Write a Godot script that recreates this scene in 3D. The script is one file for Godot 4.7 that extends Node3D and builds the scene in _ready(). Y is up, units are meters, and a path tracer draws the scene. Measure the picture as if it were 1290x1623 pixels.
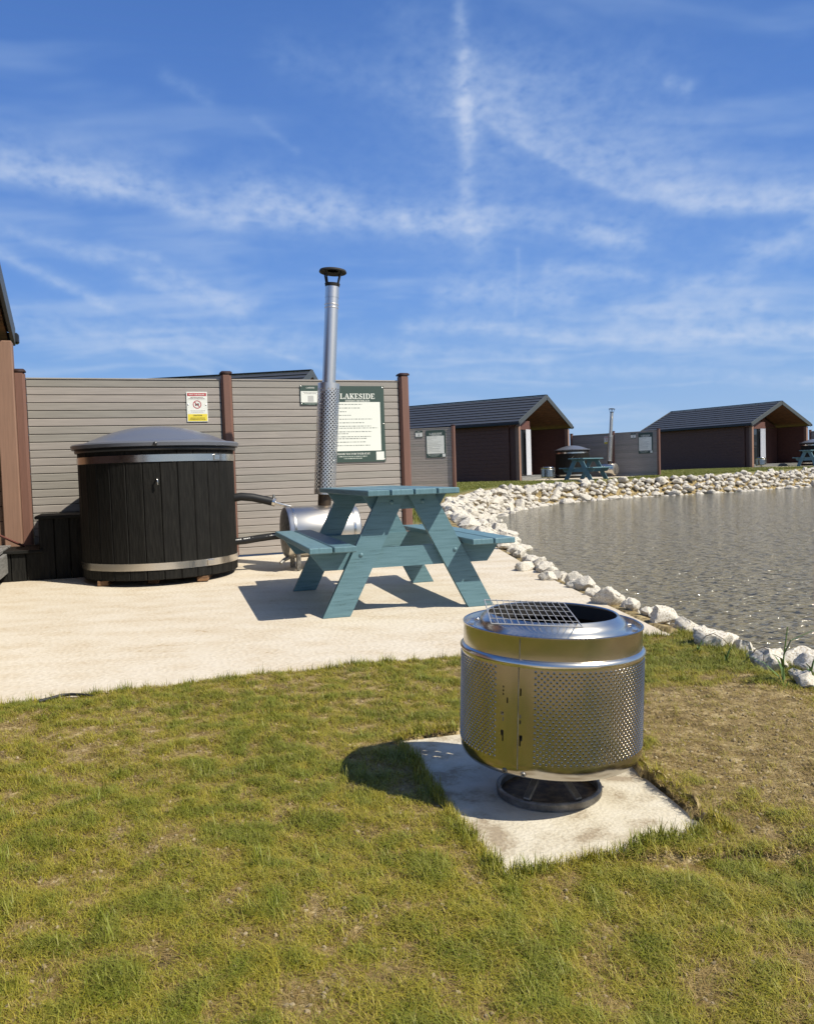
extends Node3D
# A lakeside terrace with hot tub, picnic table and drum fire pit. Units are metres, y is up, the terrace lies at y = 0.

const EYE := Vector3(0, 0.88, 0)
const FOCAL := 1290.0            # in pixels of the 1290 x 1623 photograph
const PITCH := -2.81
const ROLL := -1.858
const WATER_Y := -0.25

var eye_basis := Basis()
var rng := RandomNumberGenerator.new()
var M := {}
var cache := {}
var taken := {}
var lake := PackedVector2Array([Vector2(3.2, -0.4), Vector2(2.3, -2.5), Vector2(1.83, -3.7), Vector2(1.68, -5.0), Vector2(1.50, -6.5), Vector2(1.38, -8.0), Vector2(1.3, -10.5), Vector2(1.3, -13), Vector2(1.45, -15.9), Vector2(1.87, -18.9), Vector2(2.75, -22), Vector2(4.2, -24.8), Vector2(6.2, -27.0), Vector2(8.4, -28.6), Vector2(10.8, -29.5), Vector2(13.8, -31.6), Vector2(17.5, -34.2), Vector2(22, -36.5), Vector2(28, -36), Vector2(34, -30), Vector2(38, -14), Vector2(30, 4), Vector2(14, 8), Vector2(6, 4)])
var terrace := PackedVector2Array()
var slab := PackedVector2Array([Vector2(0.178, -1.708), Vector2(0.707, -1.873), Vector2(0.56, -2.80), Vector2(-0.045, -2.637)])
var far_decks: Array[PackedVector2Array] = []
var lawn_noise := FastNoiseLite.new()
var patch_noise := FastNoiseLite.new()

# ---------------------------------------------------------------- mesh building
class Shape:
	var v := PackedVector3Array()
	var n := PackedVector3Array()
	var uv := PackedVector2Array()
	# corners run anticlockwise seen from outside
	func tri(a: Vector3, b: Vector3, c: Vector3, na := Vector3.ZERO, nb := Vector3.ZERO, nc := Vector3.ZERO, ua := Vector2.ZERO, ub := Vector2.ZERO, uc := Vector2.ZERO) -> void:
		if na == Vector3.ZERO:
			na = (b - a).cross(c - a).normalized(); nb = na; nc = na
		v.append(a); v.append(c); v.append(b)
		n.append(na); n.append(nc); n.append(nb)
		uv.append(ua); uv.append(uc); uv.append(ub)
	func quad(a: Vector3, b: Vector3, c: Vector3, d: Vector3, ua := Vector2(0, 0), ub := Vector2(1, 0), uc := Vector2(1, 1), ud := Vector2(0, 1)) -> void:
		var k := (c - a).cross(d - b).normalized()
		tri(a, b, c, k, k, k, ua, ub, uc)
		tri(a, c, d, k, k, k, ua, uc, ud)
	func squad(a: Vector3, b: Vector3, c: Vector3, d: Vector3, na: Vector3, nb: Vector3, nc: Vector3, nd: Vector3, ua := Vector2(0, 0), ub := Vector2(1, 0), uc := Vector2(1, 1), ud := Vector2(0, 1)) -> void:
		tri(a, b, c, na, nb, nc, ua, ub, uc)
		tri(a, c, d, na, nc, nd, ua, uc, ud)
	# a box with chamfered edges; u runs along its longest side
	func box(t: Transform3D, size: Vector3, bev := 0.004, off := Vector2.ZERO) -> void:
		var h := size * 0.5
		bev = minf(bev, minf(h.x, minf(h.y, h.z)) * 0.6)
		var long := size.max_axis_index()
		var polys := []
		var p := func(s: Vector3, ax: int) -> Vector3:
			var q := Vector3(s.x * (h.x - bev), s.y * (h.y - bev), s.z * (h.z - bev))
			q[ax] = s[ax] * h[ax]
			return q
		for ax in 3:
			var b := (ax + 1) % 3
			var c := (ax + 2) % 3
			for sg in [-1.0, 1.0]:
				var poly := []
				for k in [[-1, -1], [1, -1], [1, 1], [-1, 1]]:
					var s := Vector3.ZERO
					s[ax] = sg; s[b] = k[0]; s[c] = k[1]
					poly.append(p.call(s, ax))
				polys.append(poly)
			for sb in [-1.0, 1.0]:
				for sc in [-1.0, 1.0]:
					var s0 := Vector3.ZERO
					s0[b] = sb; s0[c] = sc; s0[ax] = -1.0
					var s1 := s0
					s1[ax] = 1.0
					polys.append([p.call(s0, b), p.call(s1, b), p.call(s1, c), p.call(s0, c)])
		for sx in [-1.0, 1.0]:
			for sy in [-1.0, 1.0]:
				for sz in [-1.0, 1.0]:
					var s := Vector3(sx, sy, sz)
					polys.append([p.call(s, 0), p.call(s, 1), p.call(s, 2)])
		for poly in polys:
			var k: Vector3 = (poly[1] - poly[0]).cross(poly[2] - poly[0]).normalized()
			if k.dot(poly[0]) < 0:
				poly.reverse(); k = -k
			var d := k.abs().max_axis_index()
			var us := []
			for q in poly:
				var a1 := long
				if d == long:
					a1 = (long + 1) % 3
				var a2 := 3 - d - a1 if d != long else (long + 2) % 3
				us.append(off + Vector2(q[a1], q[a2] + d * 0.37))
			k = (t.basis * k).normalized()
			for i in range(1, poly.size() - 1):
				tri(t * poly[0], t * poly[i], t * poly[i + 1], k, k, k, us[0], us[i], us[i + 1])
	# profile of (radius, height) points turned round the y axis
	func lathe(t: Transform3D, prof: Array, segs := 32, smooth := false, a0 := 0.0, a1 := TAU) -> void:
		var m := prof.size()
		var slope := []
		for i in m - 1:
			var d: Vector2 = prof[i + 1] - prof[i]
			slope.append(Vector2(d.y, -d.x).normalized())
		for i in m - 1:
			var nb: Vector2 = slope[i]
			var nt: Vector2 = slope[i]
			if smooth:
				if i > 0 and slope[i - 1].dot(nb) > 0.75: nb = (nb + slope[i - 1]).normalized()
				if i < m - 2 and slope[i + 1].dot(nt) > 0.75: nt = (nt + slope[i + 1]).normalized()
			for k in segs:
				var x := a0 + (a1 - a0) * k / segs
				var y := a0 + (a1 - a0) * (k + 1) / segs
				var cx := Vector3(sin(x), 0, cos(x))
				var cy := Vector3(sin(y), 0, cos(y))
				var b: Vector2 = prof[i]
				var u: Vector2 = prof[i + 1]
				squad(t * (cx * b.x + Vector3(0, b.y, 0)), t * (cy * b.x + Vector3(0, b.y, 0)), t * (cy * u.x + Vector3(0, u.y, 0)), t * (cx * u.x + Vector3(0, u.y, 0)),
					t.basis * (cx * nb.x + Vector3(0, nb.y, 0)), t.basis * (cy * nb.x + Vector3(0, nb.y, 0)), t.basis * (cy * nt.x + Vector3(0, nt.y, 0)), t.basis * (cx * nt.x + Vector3(0, nt.y, 0)),
					Vector2(float(k) / segs, b.y), Vector2(float(k + 1) / segs, b.y), Vector2(float(k + 1) / segs, u.y), Vector2(float(k) / segs, u.y))
	func tube(path: Array, r: float, segs := 8, r_end := -1.0) -> void:
		var rings := []
		var norms := []
		var prev := Vector3.ZERO
		for i in path.size():
			var d: Vector3 = (path[mini(i + 1, path.size() - 1)] - path[maxi(i - 1, 0)]).normalized()
			var side := d.cross(Vector3.UP) if prev == Vector3.ZERO else prev - d * prev.dot(d)
			if side.length() < 0.01: side = d.cross(Vector3.RIGHT)
			side = side.normalized(); prev = side
			var up := d.cross(side)
			var rr := r if r_end < 0 else lerpf(r, r_end, float(i) / (path.size() - 1))
			var ring := []
			var nn := []
			for k in segs:
				var a := TAU * k / segs
				var o := side * cos(a) + up * sin(a)
				ring.append(path[i] + o * rr); nn.append(o)
			rings.append(ring); norms.append(nn)
		for i in path.size() - 1:
			for k in segs:
				var j := (k + 1) % segs
				squad(rings[i][k], rings[i][j], rings[i + 1][j], rings[i + 1][k], norms[i][k], norms[i][j], norms[i + 1][j], norms[i + 1][k], Vector2(i, k), Vector2(i, k + 1), Vector2(i + 1, k + 1), Vector2(i + 1, k))
		for e in [0, path.size() - 1]:
			for k in segs:
				if e == 0: tri(path[0], rings[0][(k + 1) % segs], rings[0][k])
				else: tri(path[e], rings[e][k], rings[e][(k + 1) % segs])
	# convex outline in x, y pushed along z
	func prism(outline: Array, z0: float, z1: float, off := Vector2.ZERO) -> void:
		var m := outline.size()
		var turn := 0.0
		for i in m:
			turn += outline[i].cross(outline[(i + 1) % m])
		var o := outline.duplicate()
		if turn < 0: o.reverse()
		var f := func(p: Vector2, z: float) -> Vector3: return Vector3(p.x, p.y, z)
		for i in range(1, m - 1):
			tri(f.call(o[0], z1), f.call(o[i], z1), f.call(o[i + 1], z1), Vector3.BACK, Vector3.BACK, Vector3.BACK, o[0] + off, o[i] + off, o[i + 1] + off)
			tri(f.call(o[0], z0), f.call(o[i + 1], z0), f.call(o[i], z0), Vector3.FORWARD, Vector3.FORWARD, Vector3.FORWARD, o[0] + off, o[i + 1] + off, o[i] + off)
		for i in m:
			var a: Vector2 = o[i]
			var b: Vector2 = o[(i + 1) % m]
			quad(f.call(a, z0), f.call(b, z0), f.call(b, z1), f.call(a, z1), Vector2(a.y, 0), Vector2(b.y, 0), Vector2(b.y, z1 - z0), Vector2(a.y, z1 - z0))
	func mesh() -> ArrayMesh:
		var a := []
		a.resize(Mesh.ARRAY_MAX)
		a[Mesh.ARRAY_VERTEX] = v; a[Mesh.ARRAY_NORMAL] = n; a[Mesh.ARRAY_TEX_UV] = uv
		var m := ArrayMesh.new()
		m.add_surface_from_arrays(Mesh.PRIMITIVE_TRIANGLES, a)
		return m

# ---------------------------------------------------------------- nodes
func numbered(called: String) -> String:
	taken[called] = taken.get(called, -1) + 1
	return called if taken[called] == 0 else "%s_%03d" % [called, taken[called]]

func tag(o: Node3D, label: String, category: String, group := "") -> Node3D:
	o.set_meta("label", label); o.set_meta("category", category)
	if group != "": o.set_meta("group", group)
	return o

func thing(called: String, label: String, category: String, t := Transform3D(), group := "") -> Node3D:
	var o := Node3D.new()
	o.name = numbered(called)
	add_child(o)
	o.transform = t
	return tag(o, label, category, group)

func put(mesh: Mesh, called: String, mat: Material, parent: Node = null, t := Transform3D()) -> MeshInstance3D:
	var o := MeshInstance3D.new()
	o.mesh = mesh
	o.material_override = mat
	o.transform = t
	if parent == null:
		o.name = numbered(called)
		add_child(o)
	else:
		o.name = called
		parent.add_child(o, true)
	return o

func setting(mesh: Mesh, called: String, mat: Material, t := Transform3D()) -> MeshInstance3D:
	var o := put(mesh, called, mat, null, t)
	o.set_meta("kind", "structure")
	return o

# one chamfered board; alike boards share a few meshes that differ in where their grain starts
func board(parent: Node, called: String, mat: Material, at: Vector3, size: Vector3, rot := Basis(), bev := 0.004) -> MeshInstance3D:
	var variant := rng.randi() % 5
	var key := "%.3f %.3f %.3f %.4f %d" % [size.x, size.y, size.z, bev, variant]
	if not cache.has(key):
		var s := Shape.new()
		s.box(Transform3D(), size, bev, Vector2(variant * 1.37, variant * 0.618))
		cache[key] = s.mesh()
	return put(cache[key], called, tone_of(mat), parent, Transform3D(rot, at))

# boards of one kind differ a little in tone
func tone_of(mat: Material) -> Material:
	if not (mat == M.fence_board or mat == M.paint_teal or mat == M.stave_black): return mat
	var key := "tone %s %d" % [mat.resource_name, rng.randi() % 5]
	if not cache.has(key):
		var m := mat.duplicate() as StandardMaterial3D
		var k := 0.95 + 0.025 * (key.right(1).to_int())
		m.albedo_color = Color(mat.albedo_color.r * k, mat.albedo_color.g * (k * 0.8 + 0.2), mat.albedo_color.b * (k * 0.9 + 0.1))
		cache[key] = m
	return cache[key]

func copy_of(o: Node3D, t: Transform3D, label: String, group := "") -> Node3D:
	var c := o.duplicate() as Node3D
	c.name = numbered(String(o.name).rstrip("0123456789").rstrip("_"))
	add_child(c)
	c.transform = t
	c.set_meta("label", label)
	if group != "": c.set_meta("group", group)
	return c

# ---------------------------------------------------------------- materials
func lin(r: float, g: float, b: float) -> Color:
	return Color(r, g, b).linear_to_srgb()

func noise_image(sd: int, freq: float, oct: int, w: int, h: int, kind := FastNoiseLite.TYPE_SIMPLEX_SMOOTH) -> Image:
	var f := FastNoiseLite.new()
	f.seed = sd; f.frequency = freq; f.fractal_octaves = oct; f.noise_type = kind
	f.fractal_gain = 0.55
	return f.get_seamless_image(w, h)

func blend(a: Image, b: Image, share: float, spread := 1.0) -> Image:
	var x := a.get_data()
	var y := b.get_data()
	var r := PackedByteArray()
	r.resize(x.size())
	for i in x.size():
		r[i] = clampi(int(((x[i] * (1.0 - share) + y[i] * share) - 128.0) * spread + 128.0), 0, 255)
	return Image.create_from_data(a.get_width(), a.get_height(), false, Image.FORMAT_L8, r)

func colours(img: Image, stops: Array) -> ImageTexture:
	var g := Gradient.new()
	var off := PackedFloat32Array()
	var col := PackedColorArray()
	for s in stops:
		off.append(s[0]); col.append(s[1])
	g.offsets = off; g.colors = col
	var table := PackedByteArray()
	for i in 256:
		var c := g.sample(i / 255.0)
		table.append(int(c.r * 255)); table.append(int(c.g * 255)); table.append(int(c.b * 255))
	var src := img.get_data()
	var out := PackedByteArray()
	out.resize(src.size() * 3)
	for i in src.size():
		var k := src[i] * 3
		out[i * 3] = table[k]; out[i * 3 + 1] = table[k + 1]; out[i * 3 + 2] = table[k + 2]
	return ImageTexture.create_from_image(Image.create_from_data(img.get_width(), img.get_height(), false, Image.FORMAT_RGB8, out))

func bumps(img: Image, amount: float) -> ImageTexture:
	var d := img.duplicate() as Image
	d.convert(Image.FORMAT_RGBA8)
	d.bump_map_to_normal_map(amount)
	return ImageTexture.create_from_image(d)

func greys(lo: float, hi: float) -> Array:
	return [[0.0, Color(lo, lo, lo)], [1.0, Color(hi, hi, hi)]]

func material(called: String, albedo: Color, rough: float, metal := 0.0, tex: Texture2D = null, nrm: Texture2D = null, depth := 1.0, scale := 1.0, tri := false) -> StandardMaterial3D:
	var m := StandardMaterial3D.new()
	m.resource_name = called
	m.albedo_color = albedo
	m.roughness = rough
	m.metallic = metal
	if tex: m.albedo_texture = tex
	if nrm:
		m.normal_enabled = true
		m.normal_texture = nrm
		m.normal_scale = depth
	m.uv1_scale = Vector3(scale, scale, scale)
	m.uv1_triplanar = tri
	M[called] = m
	return m

func make_materials() -> void:
	var fine := noise_image(11, 0.06, 4, 256, 256)
	var broad := noise_image(12, 0.012, 4, 512, 512)
	var grit := noise_image(13, 0.12, 3, 512, 512)
	var grain := noise_image(14, 0.05, 4, 48, 512)
	grain.resize(512, 512, Image.INTERPOLATE_CUBIC)
	var thin := noise_image(15, 0.09, 3, 24, 512)
	thin.resize(512, 512, Image.INTERPOLATE_CUBIC)
	var thin_tex := colours(thin, greys(0.9, 1.0))
	var thin_nrm := bumps(thin, 1.5)
	var grain_tex := colours(grain, greys(0.74, 1.0))
	var grain_nrm := bumps(grain, 2.5)
	var strong := colours(grain, greys(0.5, 1.0))
	# poured concrete: pale, with sandy smears drawn out by the trowel
	var smear := noise_image(21, 0.016, 4, 256, 512)
	smear.resize(512, 512, Image.INTERPOLATE_CUBIC)
	var conc := blend(smear, grit, 0.4, 1.15)
	var conc_tex := colours(conc, [[0.0, lin(0.43, 0.325, 0.20)], [0.22, lin(0.575, 0.49, 0.365)], [0.55, lin(0.63, 0.56, 0.445)], [1.0, lin(0.68, 0.62, 0.52)]])
	material("concrete", Color(0.965, 0.965, 0.965), 0.9, 0.0, conc_tex, bumps(grit, 1.5), 0.5, 0.42)
	var stain := blend(noise_image(23, 0.009, 5, 512, 512), grit, 0.22, 2.0)
	material("slab_concrete", Color.WHITE, 0.88, 0.0, colours(stain, [[0.0, lin(0.33, 0.27, 0.185)], [0.22, lin(0.44, 0.385, 0.285)], [0.5, lin(0.535, 0.485, 0.375)], [1.0, lin(0.60, 0.555, 0.45)]]), bumps(grit, 1.6), 0.6, 1.1)
	material("fence_board", lin(0.325, 0.30, 0.27), 0.6, 0.0, thin_tex, thin_nrm, 0.06, 1.0)
	material("post_brown", lin(0.185, 0.094, 0.068), 0.55, 0.0, thin_tex, thin_nrm, 0.08, 1.2)
	material("cap_brown", lin(0.045, 0.024, 0.02), 0.5)
	material("cladding", lin(0.225, 0.128, 0.08), 0.6, 0.0, thin_tex, thin_nrm, 0.08, 1.2)
	material("cladding_brown", lin(0.15, 0.062, 0.042), 0.6, 0.0, grain_tex, grain_nrm, 0.3, 1.5)  # the cabins' cladding with the shade of far walls and porches in its colour
	material("trim_post", lin(0.275, 0.162, 0.112), 0.6, 0.0, thin_tex, thin_nrm, 0.08, 1.2)
	material("soffit", lin(0.27, 0.13, 0.05), 0.55, 0.0, strong, grain_nrm, 0.3, 1.0)
	material("roof_tile", lin(0.058, 0.062, 0.068), 0.5, 0.0, grain_tex, bumps(grit, 1.0), 0.3, 1.0)
	material("rake_board", lin(0.06, 0.067, 0.067), 0.5)
	material("gutter", lin(0.012, 0.013, 0.014), 0.4)
	material("deck_grey", lin(0.25, 0.25, 0.24), 0.7, 0.0, grain_tex, grain_nrm, 0.4, 1.5)
	material("paint_teal", lin(0.115, 0.215, 0.25), 0.5, 0.0, colours(blend(grain, blend(thin, grit, 0.4), 0.55, 2.0), [[0.0, Color(0.78, 0.80, 0.79)], [0.12, Color(0.88, 0.905, 0.905)], [0.5, Color(0.95, 0.96, 0.96)], [0.9, Color(1, 1, 1)], [1.0, Color(1.0, 1.0, 0.98)]]), bumps(blend(grain, thin, 0.6), 2.5), 0.22, 1.5)
	material("stave_black", lin(0.0135, 0.013, 0.011), 0.75, 0.0, strong, grain_nrm, 0.9, 1.6)
	M["stave_black"].metallic_specular = 0.35
	material("rim_black", lin(0.02, 0.021, 0.023), 0.35)
	material("lid_grey", lin(0.115, 0.125, 0.15), 0.3, 0.0, null, bumps(fine, 0.4), 0.06, 2.0, true)
	material("skid_wood", lin(0.28, 0.15, 0.07), 0.8, 0.0, strong, grain_nrm, 0.5, 1.0)
	material("steel", lin(0.50, 0.47, 0.425), 0.24, 1.0, null, bumps(fine, 0.5), 0.035, 3.0, true)
	material("steel_bright", lin(0.70, 0.66, 0.60), 0.24, 1.0, null, bumps(broad, 0.5), 0.05, 2.0, true)
	material("steel_brushed", lin(0.64, 0.61, 0.56), 0.36, 1.0)
	material("steel_dull", lin(0.34, 0.325, 0.30), 0.5, 0.6, colours(blend(broad, grit, 0.3, 1.6), greys(0.55, 1.0)), null, 1.0, 3.0, true)
	material("drum_steel", lin(0.46, 0.43, 0.385), 0.17, 1.0, null, bumps(broad, 0.6), 0.06, 3.0, true)
	material("wire_chrome", lin(0.46, 0.45, 0.43), 0.4, 0.35)
	material("steel_scorched", lin(0.10, 0.075, 0.055), 0.55, 1.0)  # heat-browned steel, darkened further for the shade inside the heat guard
	material("flue_steel", lin(0.80, 0.75, 0.69), 0.38, 1.0, null, bumps(broad, 0.5), 0.05, 2.0, true)
	material("rusty_steel", lin(0.24, 0.175, 0.10), 0.7, 0.3, colours(blend(broad, grit, 0.4, 1.8), greys(0.45, 1.0)), null, 1.0, 4.0, true)
	material("soot", lin(0.02, 0.018, 0.016), 0.8)
	material("hose_black", lin(0.012, 0.012, 0.012), 0.5)
	material("hose_white", lin(0.75, 0.75, 0.73), 0.5)
	material("sign_green", lin(0.045, 0.075, 0.062), 0.45)
	material("sign_white", lin(0.74, 0.76, 0.70), 0.45)
	material("sign_red", lin(0.42, 0.04, 0.05), 0.45)
	material("sign_yellow", lin(0.75, 0.62, 0.06), 0.45)
	material("sign_black", lin(0.02, 0.02, 0.02), 0.5)
	material("cable_red", lin(0.16, 0.06, 0.05), 0.5)
	material("curtain", lin(0.62, 0.63, 0.66), 0.9)
	material("glass_dark", lin(0.02, 0.025, 0.03), 0.05)
	M["glass_dark"].metallic_specular = 0.7
	material("room_dark", lin(0.05, 0.04, 0.035), 0.9)
	# limestone, with ochre dirt in its hollows
	var lime := blend(noise_image(31, 0.02, 5, 512, 512), grit, 0.25, 1.8)
	material("limestone", Color.WHITE, 0.92, 0.0, colours(lime, [[0.0, lin(0.20, 0.155, 0.095)], [0.25, lin(0.40, 0.345, 0.255)], [0.45, lin(0.57, 0.53, 0.45)], [1.0, lin(0.70, 0.68, 0.62)]]), bumps(lime, 5.0), 1.0, 0.9, true)
	# earth with dead thatch
	var earth := blend(noise_image(41, 0.018, 5, 512, 512), noise_image(42, 0.16, 3, 512, 512, FastNoiseLite.TYPE_CELLULAR), 0.4, 1.7)
	var earth_mat := material("earth", Color.WHITE, 0.97, 0.0, colours(earth, [[0.0, lin(0.06, 0.042, 0.016)], [0.3, lin(0.16, 0.115, 0.045)], [0.55, lin(0.30, 0.225, 0.10)], [1.0, lin(0.50, 0.41, 0.235)]]), bumps(earth, 3.0), 0.8, 1.3)
	earth_mat.vertex_color_use_as_albedo = true
	material("earth_bare", Color.WHITE, 0.97, 0.0, earth_mat.albedo_texture, earth_mat.normal_texture, 0.8, 2.0)
	var grass := material("grass", Color.WHITE, 0.55)
	grass.vertex_color_use_as_albedo = true
	grass.backlight_enabled = true
	grass.backlight = Color(0.5, 0.5, 0.4)
	grass.cull_mode = BaseMaterial3D.CULL_DISABLED
	material("leaf_green", lin(0.09, 0.16, 0.035), 0.55)
	material("stem_dry", lin(0.13, 0.09, 0.05), 0.8)
	# water: short wind ripples over murky brown
	var wave := blend(noise_image(51, 0.03, 3, 512, 512), noise_image(52, 0.011, 2, 512, 512), 0.45, 1.2)
	var water := material("water", lin(0.165, 0.145, 0.085), 0.09, 0.0, null, bumps(wave, 16.0), 1.7, 0.55)
	water.metallic_specular = 0.5
	water.uv1_scale = Vector3(0.30, 0.62, 1)
	material("plank_brown", lin(0.12, 0.06, 0.035), 0.8)

# ---------------------------------------------------------------- where things are
func pixel_ray(x: float, y: float) -> Vector3:
	return eye_basis * Vector3((x - 645.0) / FOCAL, -(y - 811.5) / FOCAL, -1.0)

func on_level(x: float, y: float, level: float) -> Vector3:
	var d := pixel_ray(x, y)
	return EYE + d * ((level - EYE.y) / d.y)

func rise(x: float, z: float) -> float:
	var r := sqrt(x * x + z * z)
	var k := [[0, 0.0], [6.6, 0.0], [9.0, 0.075], [24, 0.34], [31, 0.38], [40, 0.5], [60, 0.6], [9999, 0.6]]
	for i in k.size() - 1:
		if r <= k[i + 1][0]:
			return lerpf(k[i][1], k[i + 1][1], (r - k[i][0]) / (k[i + 1][0] - k[i][0]))
	return 0.6

func shore(x: float, z: float) -> float:   # metres from the water's edge, negative over water
	var p := Vector2(x, z)
	var best := 1e9
	for i in lake.size():
		var a := lake[i]
		var e := lake[(i + 1) % lake.size()] - a
		var q := a + e * clampf((p - a).dot(e) / e.length_squared(), 0, 1)
		best = minf(best, p.distance_squared_to(q))
	best = sqrt(best)
	return -best if Geometry2D.is_point_in_polygon(p, lake) else best

func bank_width(x: float, z: float) -> float:
	return lerpf(0.40, 1.25, clampf((sqrt(x * x + z * z) - 8.0) / 8.0, 0, 1))

func ground(x: float, z: float) -> float:
	var d := shore(x, z)
	var w := bank_width(x, z)
	var b := rise(x, z)
	if d >= w: return b
	if d >= 0:
		var t := d / w
		return lerpf(WATER_Y - 0.09, b, t * (2.0 - t))
	return maxf(-1.4, WATER_Y - 0.09 + d * 0.6)

func facing(x: float, y: float, z: float, degrees: float) -> Transform3D:
	return Transform3D(Basis(Vector3.UP, deg_to_rad(degrees)), Vector3(x, y, z))

# ---------------------------------------------------------------- sky
const AIR := [[-90.0, 0.66, 0.76, 0.86], [0.0, 0.665, 0.775, 0.885], [3.0, 0.60, 0.735, 0.89], [7.0, 0.51, 0.675, 0.885], [12.0, 0.425, 0.605, 0.87], [18.0, 0.375, 0.55, 0.83], [24.0, 0.34, 0.51, 0.79], [30.0, 0.305, 0.47, 0.745], [45.0, 0.25, 0.41, 0.68], [90.0, 0.18, 0.31, 0.56]]
var cirrus := FastNoiseLite.new()
var fibre := FastNoiseLite.new()

func air(el: float) -> Vector3:
	for i in AIR.size() - 1:
		if el <= AIR[i + 1][0]:
			var t: float = (el - AIR[i][0]) / (AIR[i + 1][0] - AIR[i][0])
			return Vector3(lerpf(AIR[i][1], AIR[i + 1][1], t), lerpf(AIR[i][2], AIR[i + 1][2], t), lerpf(AIR[i][3], AIR[i + 1][3], t))
	return Vector3(0.18, 0.31, 0.56)

func high_cloud(az: float, el: float) -> float:
	if el < 0.2: return 0.12
	var e := deg_to_rad(el)
	var a := deg_to_rad(az)
	var reach := cos(e) / (sin(e) + 0.16)
	var x := sin(a) * reach
	var z := cos(a) * reach
	var bend := fibre.get_noise_2d(x * 6.0, z * 6.0) * 0.35
	var veil := cirrus.get_noise_2d(x * 9.0 + bend * 6.0, z * 26.0 + bend * 16.0)
	var patch := fibre.get_noise_2d(x * 11.0 + 300.0, z * 11.0)
	var thread := fibre.get_noise_2d(x * 22.0 + bend * 30.0, z * 90.0)
	var c := smoothstep(-0.12, 0.55, veil + patch * 0.55) * (0.62 + 0.5 * thread)
	return clampf(c, 0.0, 1.0) * lerpf(0.62, 0.40, clampf((el - 6.0) / 14.0, 0, 1)) * smoothstep(0.0, 5.0, el) + 0.10 * (1.0 - smoothstep(0.0, 9.0, el))

# the whiter air round the sun
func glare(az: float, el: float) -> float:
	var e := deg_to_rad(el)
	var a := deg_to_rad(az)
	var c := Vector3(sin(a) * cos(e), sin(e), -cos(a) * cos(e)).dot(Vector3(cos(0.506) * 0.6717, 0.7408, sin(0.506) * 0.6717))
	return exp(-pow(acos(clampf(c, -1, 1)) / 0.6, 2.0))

func direction_of(x: float, y: float) -> Vector2:
	var d := pixel_ray(x, y).normalized()
	return Vector2(rad_to_deg(atan2(d.x, -d.z)), rad_to_deg(asin(d.y)))

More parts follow.
